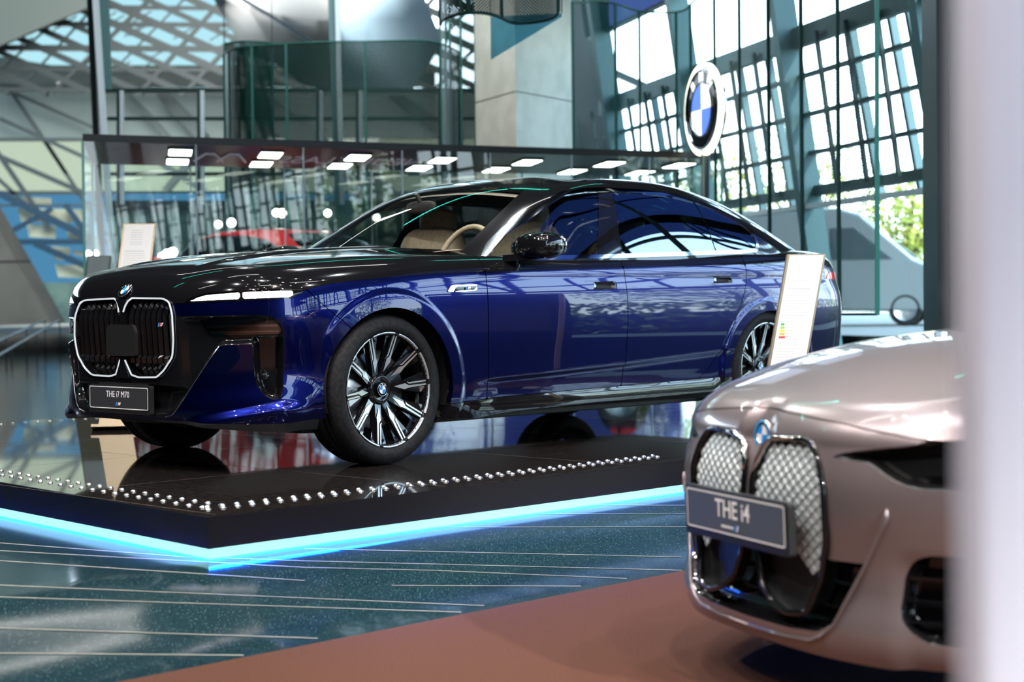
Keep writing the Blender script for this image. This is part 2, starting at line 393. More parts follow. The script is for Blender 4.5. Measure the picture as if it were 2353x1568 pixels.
def mesh_screen(name,col,pu,pv,thr):
    """perforated metal sheet, holes staggered in UV space (metres)"""
    m=mat(name,col,.45,.3,.4);n=m.node_tree;b=n.nodes['Principled BSDF'];o=[x for x in n.nodes if x.type=='OUTPUT_MATERIAL'][0]
    t=n.nodes.new('ShaderNodeUVMap');s=n.nodes.new('ShaderNodeSeparateXYZ');n.links.new(t.outputs[0],s.inputs[0])
    def M(op,a,bv):
        q=n.nodes.new('ShaderNodeMath');q.operation=op
        for i,v in enumerate((a,bv)):
            if v is None: continue
            if hasattr(v,'name'): n.links.new(v,q.inputs[i])
            else: q.inputs[i].default_value=v
        return q.outputs[0]
    cx=M('COSINE',M('MULTIPLY',s.outputs[0],math.pi*2/pu),None);cy=M('COSINE',M('MULTIPLY',s.outputs[1],math.pi*2/pv),None)
    h=M('GREATER_THAN',M('MULTIPLY',cx,cy),thr)
    tr=n.nodes.new('ShaderNodeBsdfTransparent');mx=n.nodes.new('ShaderNodeMixShader')
    n.links.new(h,mx.inputs[0]);n.links.new(b.outputs[0],mx.inputs[1]);n.links.new(tr.outputs[0],mx.inputs[2]);n.links.new(mx.outputs[0],o.inputs[0])
    return m
M={}
M['blue']=mat('metallic blue paint',(.001,.0038,.078),.28,.93,.5,1,.012)
M['black']=mat('gloss black paint',(.005,.005,.006),.10,.0,.15,1,.010)
M['blackplastic']=mat('black plastic',(.012,.012,.013),.45)
M['rubber']=noisy(mat('tyre rubber',(.018,.018,.019),.7,0,.22),60,(.008,.008,.009),(.016,.016,.017),bump=.05)
M['chrome']=mat('chrome',(.75,.77,.80),.08,1)
M['darkchrome']=mat('dark chrome',(.18,.20,.24),.08,1)
M['silver']=mat('machined alloy',(.72,.71,.70),.28,.9)
M['frame']=mat('kidney frame with glow',(.85,.86,.88),.12,1,emit=(.9,.95,1),es=.6)  # chrome with its bright sheen put in as emission, not a lamp
M['glassfront']=thin_glass('windscreen glass',(.86,.88,.86),.03)
M['glassside']=thin_glass('tinted side glass',(.42,.46,.46),.12,reflcol=(.75,.86,1))
M['glassdark']=thin_glass('privacy glass',(.12,.13,.14),.18,reflcol=(.72,.82,1))
M['lampglass']=thin_glass('lamp cover glass',(.6,.6,.6),.08)
M['plate']=mat('anthracite plate',(.035,.037,.042),.4)
M['plate2']=mat('slate grey plate',(.075,.088,.11),.4)
M['white']=mat('white print',(.85,.85,.85),.5)
M['mlight']=mat('light blue stripe',(.05,.35,.75),.4); M['mdark']=mat('dark blue stripe',(.02,.05,.35),.4); M['mred']=mat('red stripe',(.75,.02,.03),.4)
M['rblue']=mat('roundel blue',(.02,.25,.70),.25,coat=1); M['rwhite']=mat('roundel white',(.85,.87,.88),.25,coat=1)
M['beige']=noisy(mat('beige leather',(.42,.34,.24),.5),40,(.38,.31,.21),(.46,.38,.28))
M['darktrim']=mat('dark cabin trim',(.03,.028,.026),.6)
M['led']=mat('led light strip',(1,1,1),.3,emit=(1,.93,.9),es=2.6)
def crystal(m):
    n=m.node_tree;b=n.nodes['Principled BSDF'];t=n.nodes.new('ShaderNodeTexCoord');v=n.nodes.new('ShaderNodeTexVoronoi');v.inputs['Scale'].default_value=85;r=n.nodes.new('ShaderNodeValToRGB')
    n.links.new(t.outputs['Object'],v.inputs['Vector']);n.links.new(v.outputs['Color'],r.inputs[0]);r.color_ramp.elements[0].position=.30;r.color_ramp.elements[0].color=(.02,.02,.02,1);r.color_ramp.elements[1].position=.55;r.color_ramp.elements[1].color=(1,.9,.92,1)
    n.links.new(r.outputs[0],b.inputs['Emission Color']);return m
crystal(M['led'])
M['red']=mat('red paint',(.75,.012,.018),.35,.0,.5,1,.02)
M['wtrim']=mat('bright window trim',(.66,.72,.80),.06,1)
M['taupe']=mat('bronze grey metallic paint',(.27,.225,.232),.33,.65,.5,1,.02)
M['taillight']=mat('red lamp lens',(.6,.01,.01),.1,coat=1,emit=(.8,.02,.02),es=.3)
M['liner']=mat('pale headliner',(.30,.27,.23),.8)
# ---------------- vehicle builders ----------------
Part.nsign=-1.0
def T(x,y,z): return Matrix.Translation((x,y,z))
def RX(a): return Matrix.Rotation(a,4,'X')
def RY(a): return Matrix.Rotation(a,4,'Y')
def RZ(a): return Matrix.Rotation(a,4,'Z')
def basis(o,x,y,z):
    return Matrix(((x[0],y[0],z[0],o[0]),(x[1],y[1],z[1],o[1]),(x[2],y[2],z[2],o[2]),(0,0,0,1)))
def roundel(P,r,mx,letters=True):
    """round blue-white emblem, local +Z outwards"""
    n=32
    P.lathe([(0,-.15*r),(r,-.15*r),(r,.10*r),(r*.97,.14*r),(r*.93,.10*r)],M['chrome'],n,mx)
    P.lathe([(r*.95,.09*r),(r*.66,.09*r)],M['black'],n,mx)
    P.lathe([(r*.67,.10*r),(r*.655,.13*r),(r*.63,.10*r)],M['chrome'],n,mx)
    for q in range(4):
        V=[(0,0,.10*r)]+[(r*.64*math.cos(math.pi/2*(q+k/8)),r*.64*math.sin(math.pi/2*(q+k/8)),.10*r) for k in range(9)]
        P.add(V,[(0,k+1,k+2) for k in range(8)],M['rblue' if q in(1,3) else 'rwhite'],False,mx)
    if letters:
        for ch,a in (('B',40),('M',0),('W',-40)):
            textpart(P,ch,r*.36,M['white'],mx@RZ(math.radians(a))@T(0,r*.80,.10*r),1.0,.002*r,r*.006)
def mlogo(P,h,mx,txt='M'):
    """three slanted stripes and a letter, height h, local XY"""
    for k,c in enumerate(('mlight','mdark','mred')):
        x=-h*1.25+k*h*.36;P.prism([(x,-h/2),(x+h*.34,-h/2),(x+h*.34+h*.32,h/2),(x+h*.32,h/2)],0,h*.04,M[c],mx)
    textpart(P,txt,h*1.25,M['white'],mx@T(h*.38,0,.0),1.15,h*.04,h*.03,'CENTER',.35)
def plate(parent,mx,lines,base,logo=True,w=.52,h=.112):
    b=Part()
    out=rnd([(-w/2-.012,-h/2-.02),(w/2+.012,-h/2-.02),(w/2+.012,h/2+.006),(-w/2-.012,h/2+.006)],.008)
    b.prism(out.tolist(),-.022,0,M['blackplastic'],mx)
    ins=rnd([(-w/2,-h/2),(w/2,-h/2),(w/2,h/2),(-w/2,h/2)],.008)
    b.prism(ins.tolist(),0,.002,base,mx)
    o=b.build('number_plate',parent)
    p=Part();k=rnd([(-w/2+.002,-h/2+.002),(w/2-.002,-h/2+.002),(w/2-.002,h/2-.002),(-w/2+.002,h/2-.002)],.010,5);k2=rnd([(-w/2+.0062,-h/2+.0062),(w/2-.0062,-h/2+.0062),(w/2-.0062,h/2-.0062),(-w/2+.0062,h/2-.0062)],.007,5);n=len(k)
    p.add([(a[0],a[1],.003) for a in k]+[(a[0],a[1],.003) for a in k2],[(i,(i+1)%n,n+(i+1)%n,n+i) for i in range(n)],M['white'],False,mx)
    p.build('plate_border',o)
    t=Part()
    for txt,sz,x,y,wt in lines: textpart(t,txt,sz,M['white'],mx@T(x,y,.003),.95,.0004,wt)
    t.build('plate_lettering',o)
    return o
def wheel(parent,x,y,side,R=.368,rim=.283,wd=.25,steer=0,rot=0,full=True,name='wheel',zh=None):
    """side=-1: outer face towards -Y"""
    zh=R if zh is None else zh
    e=empty(name,(x,y,zh));e.parent=parent;e.rotation_euler=(math.radians(90) if side<0 else math.radians(-90),0,0)
    if steer: e.rotation_euler=(Matrix.Rotation(steer,3,'Z')@Matrix.Rotation(math.radians(90*(-side)),3,'X')).to_euler()
    t=Part();h=wd/2
    prof=[(rim-.012,-h+.02),(rim+.004,-h+.004),(rim+.03,-h-.004),(R-.03,-h),(R-.008,-h+.018),(R,-h+.045)]
    pr=[]
    for s in (1,):
        pr=[(rim-.014,h-.03),(rim+.002,h-.012),(rim+.012,h-.002),(rim+.035,h+.003),(R-.036,h-.001),(R-.030,h-.003),(R-.016,h-.010),(R-.005,h-.024),(R-.001,h-.040),(R,h-.055),(R,h-.070),(R-.006,h-.072),(R-.006,h-.080),(R,h-.082),(R,.02),(R-.006,.018),(R-.006,.008),(R,.006),(R,-h+.05),(R-.01,-h+.02),(R-.036,-h),(rim,-h+.01)]
    t.lathe(pr,M['rubber'],72);t.build('tyre',e)
    if not full:
        r=Part();r.lathe([(0,h-.03),(rim-.02,h-.03),(rim,h-.012)],M['silver'],32);r.build('rim',e);return e
    b=Part()
    b.lathe([(rim,h-.020),(rim-.006,h-.010),(rim-.012,h-.016),(rim-.020,h-.04),(rim-.03,-.02),(rim-.03,-h+.02),(rim,-h)],M['black'],72)
    b.lathe([(0,h-.075),(.05,h-.07),(.062,h-.062),(.075,h-.075),(.09,h-.12)],M['black'],48)
    for k in range(10):
        a=rot+math.pi*2*k/10;m=RZ(a)
        V=[(.045,-.020,h-.085),(.045,.020,h-.085),(.15,.018,h-.052),(.15,-.022,h-.052),(rim-.008,.015,h-.024),(rim-.008,-.017,h-.024)]
        Vb=[(p[0],p[1]*1.3,p[2]-.035) for p in V]
        b.add(V+Vb,[(0,3,2,1),(3,5,4,2),(6,7,8,9),(9,8,10,11),(1,2,8,7),(2,4,10,8),(0,6,9,3),(3,9,11,5),(0,1,7,6)],M['black'],False,m)
        for sg in (-1,1):
            b.add([(.13,.02*sg,h-.075),(.24,.048*sg,h-.040),(rim-.010,.055*sg,h-.03),(rim-.010,.017*sg,h-.03),(.24,.016*sg,h-.045)],[(0,1,2,3,4)],M['black'],False,m)
        for q in range(5):
            pass
    b.build('rim',e)
    s=Part()
    for k in range(10):
        a=rot+math.pi*2*k/10;m=RZ(a);L=rim-.008
        def zz(r): return h-.084+(r-.045)*(.034/.105) if r<.15 else h-.0515+(r-.15)*(.028/.125)
        A=[(.088,.003),(.142,-.019),(.168,-.0145),(L,-.0135),(L,-.0065),(.170,-.003),(.150,.010)]
        Bq=[(.166,.008),(.172,.0045),(L,.0045),(L,.0115),(.172,.0125),(.160,.0175)]
        for poly in (A,Bq):
            s.add([(p[0],p[1],zz(p[0])+.0025) for p in poly],[tuple(range(len(poly)))],M['silver'],False,m)
        # rim arc between spokes
        n=8;a0=math.radians(3.0);a1=math.radians(33.6);V=[]
        for i in range(n+1):
            t2=a0+(a1-a0)*i/n
            for r_,z_ in ((rim-.013,h-.021),(rim-.005,h-.010),(rim-.001,h-.012)): V.append((r_*math.cos(t2),r_*math.sin(t2),z_+.003))
        s.add(V,[(i*3+j,(i+1)*3+j,(i+1)*3+j+1,i*3+j+1) for i in range(n) for j in range(2)],M['silver'],True,m)
    s.build('spoke_faces',e)
    d=Part();d.lathe([(.06,.01),(.19,.01),(.195,.0),(.19,-.02),(.06,-.02)],M['silver'],48);d.lathe([(.20,-.03),(.24,-.05),(rim-.03,-.05)],M['blackplastic'],32)
    d.build('brake_disc',e)
    c=Part();roundel(c,.033,T(0,0,h-.060)@RZ(-rot*0+math.radians(0)));c.build('hub_cap',e)
    return e
def gh_fields(us,ts,GHc,f):
    V=f(us,ts);return V
def gap(d,w=.0028): return d-w
def build_sedan(loc,th):
    root=empty('sedan',loc,th,'dark blue sedan with black bonnet and roof on the glowing platform','car')
    B=sedan()
    ss=np.unique(np.concatenate([np.linspace(0,1.45,210),np.linspace(1.45,2.1,60),np.linspace(2.1,4.3,110),np.linspace(4.3,5.3,90),np.linspace(5.3,B.L,60)]))
    V,S=B.grid(ss,nv=84,nr=16,nf=26)
    X=V[...,0].copy();Z=V[...,2].copy()
    # surface details common to all panels
    N=-gnorm(V)
    fa=1-np.sqrt(((X-.90)/.40)**2+((Z-.368)/.40)**2);ra=1-np.sqrt(((X-4.105)/.42)**2+((Z-.362)/.362)**2)
    flat=(V[...,1]>.3)&(Z<B.zt(S)+.0)
    dA=np.zeros_like(X)
    dA+=np.where(S<3.2,.009*(1-sm(.17,.24,-fa))*sm(1.15,1.25,S),0)+np.where(S>4,.009*(1-sm(.17,.24,-ra)),0)
    zc=np.interp(S,[2.2,2.664,3.365,4.27,4.6],[.40,.415,.444,.491,.52])
    dA-=.016*sm(0,.035,zc-Z)*sm(2.1,2.35,S)*(1-sm(4.15,4.45,S))*(1-sm(.1,.2,zc-Z)*.3)
    zr=np.interp(S,[.40,.44,.574,.961],[.25,.262,.283,.345]);dA+=.030*sm(0,.05,zr-Z)*sm(.44,.60,S)*(1-sm(.96,1.12,S))
    dA*=(1-sm(-.02,.02,Z-.93))
    V=V+N*dA[...,None];V[...,1]=np.where(V[...,1]<1e-6,0,V[...,1])
    rows=np.arange(V.shape[1])[None,:]+0*S
    split=np.interp(S,[0,.459,.62,1.101,1.185,1.294,1.551,1.928,2.248,2.703,3.4,4.565,5.2,B.L],[.80,.799,.803,.858,.878,.893,.915,.936,.948,.960,.985,1.012,1.012,1.0])
    dsp=split-Z    # >0 below
    vert=rows<84+16
    dsp=np.where(rows<84+8,dsp,-.05-.001*(rows-92))
    dsp=np.where((rows>=88)&(S>2.25)&(rows<100),split-Z,dsp)
    shut=ldist([(1.07,.88),(1.085,.859),(1.158,.793),(1.25,.722),(1.34,.65),(1.6,.45)],S,Z)
    shs=np.interp(Z,[.0,.45,.65,.722,.793,.859,.9],[1.8,1.6,1.34,1.25,1.158,1.085,1.05])-S
    arch=np.minimum(-fa*.40,-ra*.36)
    gF=np.interp(Z,[.2,.28,.424,.78,.955,1.046,1.2],[2.25,2.247,2.238,2.243,2.252,2.262,2.30])
    gB=np.interp(Z,[.2,.316,.445,.696,1.0,1.08],[3.33,3.341,3.356,3.378,3.385,3.40])
    gR=np.interp(Z,[.25,.32,.377,.525,.666,.81,.913,1.026,1.1],[3.98,4.055,4.149,4.299,4.397,4.491,4.548,4.562,4.59])
    sillz=np.interp(S,[1.6,1.966,2.223,2.915,3.646,4.301,4.6],[.285,.284,.289,.303,.315,.326,.33])
    Bl,Bk=M['blue'],M['black']
    # ---- front outlines (s,z)
    kid=rnd([(.014,.760),(.045,.818),(.075,.833),(.34,.829),(.392,.812),(.424,.745),(.430,.63),(.414,.545),(.345,.478),(.28,.444),(.12,.440),(.065,.452),(.014,.535)],.022)
    mouth=[(-.3,.262),(.345,.262),(.415,.286),(.440,.303),(.530,.43),(.670,.601),(.823,.606),(.830,.47),(.838,.415),(.878,.365),(.915,.345),(.955,.352),(.968,.40),(.975,.60),(.969,.679),(.945,.716),(.905,.737),(.819,.741),(.424,.741),(.40,.80),(.38,.80),(.36,.86),(-.3,.86)]
    mo=rnd(mouth,.012)
    sdM=psdf(mo,S,Z);sdM=np.where(rows<95,sdM,-1);sdM=np.where(Z>.845,-.01,sdM)
    sdK=psdf(kid,S,Z);sdK=np.where(rows<95,sdK,-1)
    drl=rnd([(.470,.800),(.52,.826),(.599,.845),(.79,.857),(1.012,.862),(1.085,.857),(1.05,.832),(1.0,.815),(.69,.806),(.54,.802)],.006)
    sdD=psdf(drl,S,Z);sdD=np.where(rows<100,sdD,-1)
    low=Z-.247+.00*S
    # front bumper: blue
    f=np.minimum.reduce([dsp-.001,-sdM,shs-.003,arch,np.where(S<1.3,low,1.),-sdD])
    p=Part();p.trim(V,f,Bl,.02);p.build('front_bumper',root)
    p=Part();p.trim(V,np.minimum.reduce([-(Z-.247),1.15-S,arch,Z*0+.5]),M['blackplastic'],.02);p.build('front_splitter',root)
    # black fascia inside the mouth, set back; kidneys cut out
    dep=-.030*sm(0,.022,sdM)
    dep=np.where((S<.50),dep*sm(.43,.50,S),dep)
    dep-=np.where((S>.83)&(Z<.63),.05*sm(0,.03,sdM),0)      # air curtain
    dep-=.04*sm(0,.03,psdf([(-.3,.262),(.36,.262),(.43,.30),(.50,.40),(.46,.425),(-.3,.425)],S,Z)-.01)
    f=np.minimum(sdM,-sdK)
    p=Part();p.trim(V,f,Bk,.03,disp=dep);p.build('front_fascia',root,'gloss black panel around the grille and lower intake')
    # low beam headlamps
    lb=rnd([(.552,.728),(.905,.732),(.945,.712),(.962,.685),(.960,.650),(.63,.646),(.600,.66)],.01)
    sdL=psdf(lb,S,Z);sdL=np.where(rows<95,sdL,-1)
    for sd in (0,1):
        hl=Part();hl.trim(V,sdL-.002,M['lampglass'],0,mirror=bool(sd),both=not sd,disp=-.012+0*S);o=hl.build('headlight',root,'clear lower headlamp in the black fascia')
        h2=Part();h2.trim(V,sdL,M['darkchrome'],0,mirror=bool(sd),both=not sd,disp=-.027+0*S);h2.build('reflector',o)
        sg_=1 if sd else -1;q_=B.O(np.array([.885]))[0];hb_=Part();hb_.ball((q_[0]+.012,sg_*(q_[1]-.022),.455),(.022,.022,.022),Bk,14,10);hb_.build('intake_sensor',root)
        h3=Part();h3.trim(V,np.minimum(sdL-.008,.006-np.abs(Z-.690-.0*S)),M['chrome'],.01,mirror=bool(sd),both=not sd,disp=-.020+0*S)
        h3.trim(V,np.minimum(sdL-.006,.004-np.abs(Z-.662)),M['chrome'],.01,mirror=bool(sd),both=not sd,disp=-.020+0*S);h3.build('lamp_trim',o)
        d=Part();d.trim(V,sdD,Bk,.0,mirror=bool(sd),both=not sd,disp=-.006+0*S)
        o=d.build('daytime_light',root,'slim crystal daytime lamp under the bonnet edge')
        d=Part();f1=np.minimum(sdD-.008,1.02-S);f1=np.minimum(f1,np.abs(S-.775)-.006);d.trim(V,f1,M['led'],.0,mirror=bool(sd),both=not sd,disp=-.003+0*S);d.build('led_strip',o)
    # chrome edge of the wing panel
    for sg in (1,-1):
        def tr(pts,r,m,n='trim_line',d=.001,par=None):
            P2=[];
            for (a,b) in pts:
                i=np.argmin(np.abs(ss-a));j=np.argmin(np.abs(Z[i,:95]-b));q=V[i,j]+(-gnorm(V))[i,j]*d;P2.append((q[0],-sg*q[1],q[2]))
            pp=Part();pp.tube(P2,r,m,6);return pp.build(n,par or root)
        tr([(.665,.598),(.60,.515),(.528,.43),(.48,.365),(.43,.30),(.40,.278),(.345,.263)],.0035,M['chrome'],'bumper_trim')
    # kidney grilles
    for sg in (1,-1):
        def kp(a,b,d):
            O=B.O(np.array([a]))[0];nn=B.Nn(np.array([a]))[0];I=B.inset(np.array([a]),np.array([b]))[0]
            q=O-nn*(I-d);return (q[0],-sg*q[1],b)
        e=empty('kidney_grille',(0,0,0));e.parent=root
        k2=rnd([(.016,.758),(.045,.812),(.078,.828),(.335,.824),(.386,.808),(.418,.745),(.424,.63),(.408,.548),(.342,.485),(.28,.450),(.122,.446),(.07,.457),(.022,.535)],.022,5)
        fr=Part();kl=[(.020,.762),(.030,.792),(.048,.815),(.078,.829)]+[tuple(q) for q in rnd([(.078,.829),(.335,.824),(.386,.808),(.418,.745),(.424,.63),(.408,.548),(.342,.485),(.28,.450),(.122,.446),(.070,.457)],.022,5,False)]+[(.066,.459),(.045,.49),(.022,.528)]
        fr.tube([kp(a,b,.010) for a,b in kl],.0044,M['frame'],8);fr.build('grille_frame',e,'chrome grille outline with a glow added to it')
        bk=Part();n=len(kid)
        ou=rnd(kid,.0,0) if 0 else kid
        bk.add([kp(a,b,.004) for a,b in ou]+[kp(a,b,-.07) for a,b in ou],[(i,(i+1)%n,n+(i+1)%n,n+i) for i in range(n)]+[tuple(range(n,2*n))],M['blackplastic'],False);bk.build('grille_backing',e)
        sl=Part()
        ks=np.array(k2)
        def span(a):
            zs=[]
            for i in range(len(ks)):
                p1,p2=ks[i],ks[(i+1)%len(ks)]
                if (p1[0]-a)*(p2[0]-a)<0: zs.append(p1[1]+(a-p1[0])/(p2[0]-p1[0])*(p2[1]-p1[1]))
            return (min(zs),max(zs)) if len(zs)>1 else None
        for k in range(8):
            a=.062+k*.0465
            z=span(a)
            if not z: continue
            z0,z1=z[0]+.003,z[1]-.003;w=.0115
            for (za,zb,d0,d1) in ((z0,.515,-.045,-.020),(.515,.540,-.002,.000),(.540,.555,.0,-.016),(.555,.735,-.012,-.004),(.735,.775,-.004,-.010),(.775,z1,-.010,-.034)):
                if zb<=za: continue
                pa=[kp(a-w,za,d0-.01),kp(a,za,d0+.006),kp(a+w,za,d0-.01),kp(a-w,zb,d1-.01),kp(a,zb,d1+.006),kp(a+w,zb,d1-.01)]
                pb=[kp(a-w,za,-.06),kp(a+w,za,-.06),kp(a-w,zb,-.06),kp(a+w,zb,-.06)]
                sl.add(pa+pb,[(0,1,4,3),(1,2,5,4),(6,0,3,8),(2,7,9,5),(3,4,5,9,8),(0,6,7,2,1)],M['black'],False)
        sl.build('grille_slats',e)
        if sg==1:
            bd=Part();pc=kp(.335,.700,.006);mlogo(bd,.018,basis(pc,(0,-1,0),(0,0,1),(-1,0,0)),'i7');bd.build('grille_badge',e,'striped badge on the grille bars')
    cp_=Part();c0=B.O(np.array([0.]))[0]
    cp_.prism(rnd([(-.125,.548),(.125,.548),(.125,.665),(.105,.700),(-.105,.700),(-.125,.665)],.012).tolist(),-.012,.006,M['blackplastic'],basis((-.004,0,0),(0,-1,0),(0,0,1),(-1,0,0)))
    cp_.build('camera_panel',root,'flat dark sensor panel between the kidneys')
    cp_=Part();cp_.prism(rnd([(-.060,.44),(.060,.44),(.018,.52),(.016,.76),(.030,.80),(.05,.825),(-.05,.825),(-.030,.80),(-.016,.76),(-.018,.52)],.006).tolist(),-.03,.0,M['black'],basis((-.002,0,0),(0,-1,0),(0,0,1),(-1,0,0)));cp_.build('grille_bridge',root)
    plate(root,basis((-.024,0,.345),(0,-1,0),(0,0,1),(-1,0,0)),[('THE i7 M70',.043,-.005,.016,.0)],M['plate'],w=.506)
    o=root.children[-1];pl=[c for c in root.children if c.name.startswith('number_plate')][0]
    lg=Part();mlogo(lg,.017,basis((-.0275,-.0,.345-.030),(0,-1,0),(0,0,1),(-1,0,0)));lg.build('plate_logo',pl)
    sp_=Part();sp_.box((.02,0,.40),(.05,.4,.03),M['blackplastic']);sp_.build('plate_bracket',root)
    # upper black: hood + fender tops
    xx=V[...,0]
    cowl=1.60-xx-.30*np.maximum(0,1-(V[...,1]/.62)**2)*1.0
    up=-(dsp)-.001
    kcut=np.where(Z>.845,1.,-sdM)
    f=np.minimum.reduce([up,np.where(rows>=84+16,cowl,1),gF-S-.003,-sdD,np.where((S<.5)&(rows<95),kcut,1.)])
    hd=V.copy()
    # power dome creases
    cz=.012*sm(.0,.06,np.abs(V[...,1]-.36)*-1+.06)*sm(.15,.4,xx)*(rows>=100)
    hd[...,2]+=cz*(rows>=84+16)
    p=Part();p.trim(hd,f,Bk,.02);p.build('bonnet',root,'gloss black bonnet with painted upper wings')
    # emblem on the nose
    j9=int(np.argmin(np.abs(V[0,:100,2]-.866)));q=V[0,j9];nn=(-gnorm(V))[0,j9]
    nv=Vector((-.72,0,.69));em=Part()
    yv=Vector((-nv.z*-1,0,-nv.x)).normalized();yv=Vector((nv.z,0,-nv.x)) if nv.z>0 else yv
    roundel(em,.043,basis((q[0]+nv.x*.004,0,q[2]+nv.z*.004),yv.cross(nv),yv,nv));em.build('bonnet_emblem',root)
    # fenders, doors, quarters
    for sd in (0,1):
        mk=dict(mirror=bool(sd),both=not sd)
        low2=Z-sillz
        f=np.minimum.reduce([dsp,-(shs)-.003,gF-S-.003,arch,np.where(S>1.6,low2,1.)])
        p=Part();p.trim(V,f,Bl,.03,**mk);fo=p.build('front_fender',root)
        hnd=[(3.02,.856),(3.30,.856),(3.30,.904),(3.02,.904)] ;hnr=[(4.14,.894),(4.405,.894),(4.405,.938),(4.14,.938)]
        for nm,a,b,hn,wx in (('front_door',gF,gB,hnd,.2),('rear_door',gB,gR,hnr,.2)):
            lim=np.where(rows<84+13,1.,-1)
            hp=rnd(hn,.018,5)
            sdh=psdf(hp,S,Z);sdh=np.where(rows<95,sdh,-1)
            base=np.minimum.reduce([S-a-.0028,b-S-.0028,lim,low2,arch-.004 if nm=='rear_door' else 1+0*S])
            p=Part();p.trim(V,np.minimum.reduce([base,dsp,-sdh]),Bl,.02,**mk);p.trim(V,np.minimum.reduce([base,-dsp,-sdh]),Bk,.02,**mk);do=p.build(nm,root)
            x0=hn[0][0]+.075;slot=np.where(rows<95,psdf(rnd([(x0,hn[0][1]+.007),(hn[1][0]-.010,hn[0][1]+.007),(hn[1][0]-.010,hn[2][1]-.007),(x0,hn[2][1]-.007)],.012,4),S,Z),-1)
            h=Part();h.trim(V,np.minimum(sdh-.0015,-slot),Bl,.02,disp=-.001+0*S,**mk);ho=h.build('door_handle',do)
            h=Part();h.trim(V,slot,M['blackplastic'],.0,disp=-.022*sm(0,.008,slot),**mk);h.trim(V,np.minimum(slot-.004,x0+.03-S),M['darkchrome'],.006,disp=-.002+0*S,**mk);h.build('handle_recess',ho)
        f=np.minimum.reduce([dsp,S-gR-.003,arch,np.where(S<4.7,low2,1.),5.98-S])
        p=Part();p.trim(V,f,Bl,.03,**mk)
        # black C-pillar shoulder and boot side
        f=np.minimum.reduce([-dsp,S-gR-.003,np.where(rows<84+16,1.,-1.)])
        p.trim(V,f,Bk,.0,**mk);p.build('rear_quarter',root)
        # sill
        f=np.minimum.reduce([sillz-Z-.002,Z-np.interp(S,[1.9,2.1,2.455,3.156,4.285],[.214,.218,.232,.246,.259]),S-1.93,4.36-S,arch])
        p=Part();p.trim(V,f,Bk,.03,disp=.006+.045*np.clip((sillz-Z)/.08,0,1)*sm(0,.25,S-1.93)*sm(0,.2,4.36-S),**mk);p.trim(V,np.minimum.reduce([np.interp(S,[1.9,2.1,2.455,3.156,4.285],[.214,.218,.232,.246,.259])-Z-.001,S-1.93,4.4-S]),M['blackplastic'],.05,disp=-.012+0*S,**mk);so=p.build('side_skirt',root)
        sg=-1 if sd==0 else 1
        # side badge
        bp=rnd([(1.946,.843),(1.977,.874),(2.013,.880),(2.181,.882),(2.171,.857),(2.148,.846)],.006,3);bi=rnd([(1.992,.851),(2.021,.871),(2.166,.873),(2.142,.853)],.004,3)
        vv=np.where(rows<95,1,-1)
        p=Part();p.trim(V,np.minimum.reduce([psdf(bp,S,Z),-psdf(bi,S,Z),vv]),M['chrome'],.008,disp=.006+0*S,**mk);bo=p.build('fender_badge',root,'chrome framed vent badge behind the front wheel')
        p=Part();p.trim(V,np.minimum(psdf(bi,S,Z),vv),Bk,0,disp=.002+0*S,**mk);q=B.O(np.array([2.085]))[0]
        mlogo(p,.015,basis((q[0]+.012,sg*(q[1]-.003),.863),(-sg,0,0),(0,0,1),(0,sg,0)));p.build('badge_inlay',bo)
        # taillight
        tl=rnd([(5.55,.93),(6.0,.92),(6.28,.94),(6.28,.985),(6.0,.985),(5.62,.97)],.01)
        p=Part();p.trim(V,np.minimum(psdf(tl,S,Z),np.where(rows<98,1,-1)),M['taillight'],.01,disp=.004+0*S,**mk);p.build('tail_light',root)
        # wheel arch liner
        for cx,rr in ((.90,.40),(4.105,.40)):
            p=Part();n=24;W2=[]
            for i in range(n+1):
                a=math.pi*(-.08+1.16*i/n)
                for yy in (.93,.60): W2.append((cx+rr*1.0*math.cos(a),sg*yy,.372+(rr-(.03 if cx>3 else 0))*math.sin(a)))
            p.add(W2,[(2*i,2*i+2,2*i+3,2*i+1) for i in range(n)],M['blackplastic'])
            p.add([(cx+rr*math.cos(math.pi*(-.08+1.16*i/n)),sg*.60,.372+rr*math.sin(math.pi*(-.08+1.16*i/n))) for i in range(n+1)],[tuple(range(n+1))],M['blackplastic'],False)
            p.build('wheel_arch_liner',root)
    f=np.minimum(S-5.99,np.where(rows<84+16,1.,-1.))
    p=Part();p.trim(V,np.minimum(f,dsp),Bl,.02);p.trim(V,np.minimum(f,-dsp),Bk,.0);p.build('rear_bumper',root)
    f=np.minimum(xx-4.55,np.where(rows>=84+15,1.,-1.))
    p=Part();p.trim(V,f,Bk,.02);p.build('boot_lid',root)
    # underbody
    p=Part();p.box((2.6,0,.235),(4.2,1.5,.13),M['blackplastic']);p.box((.62,0,.235),(.3,1.3,.12),M['blackplastic']);p.box((5.0,0,.33),(.5,1.4,.12),M['blackplastic'])
    p.tube([(.35,-.15,.20),(.75,-.45,.16),(1.0,-.70,.17)],.02,M['blackplastic']);p.build('underbody',root,bevel=.02)
    # inner body behind the panel gaps
    p=Part();p.trim(V,np.minimum.reduce([arch+0*S-.01,Z-.26,np.where(rows<84+14,1.,-1.),-sdM,S-1.0]),M['blackplastic'],0,disp=-.022+0*S);p.build('inner_body',root)
    # ---- greenhouse
    f_=colsurf(GH);us=np.linspace(0,1,300);ts=np.linspace(0,1,110);G=f_(us,ts);G[0,:,1]=0;G[-1,:,1]=0;G[...,1]=np.maximum(G[...,1],0)
    U=np.repeat(us[:,None],110,1);Tt=np.repeat(ts[None],300,0);L=f_.L;Lr=f_.Lr
    gx,gy,gz=G[...,0],G[...,1],G[...,2]
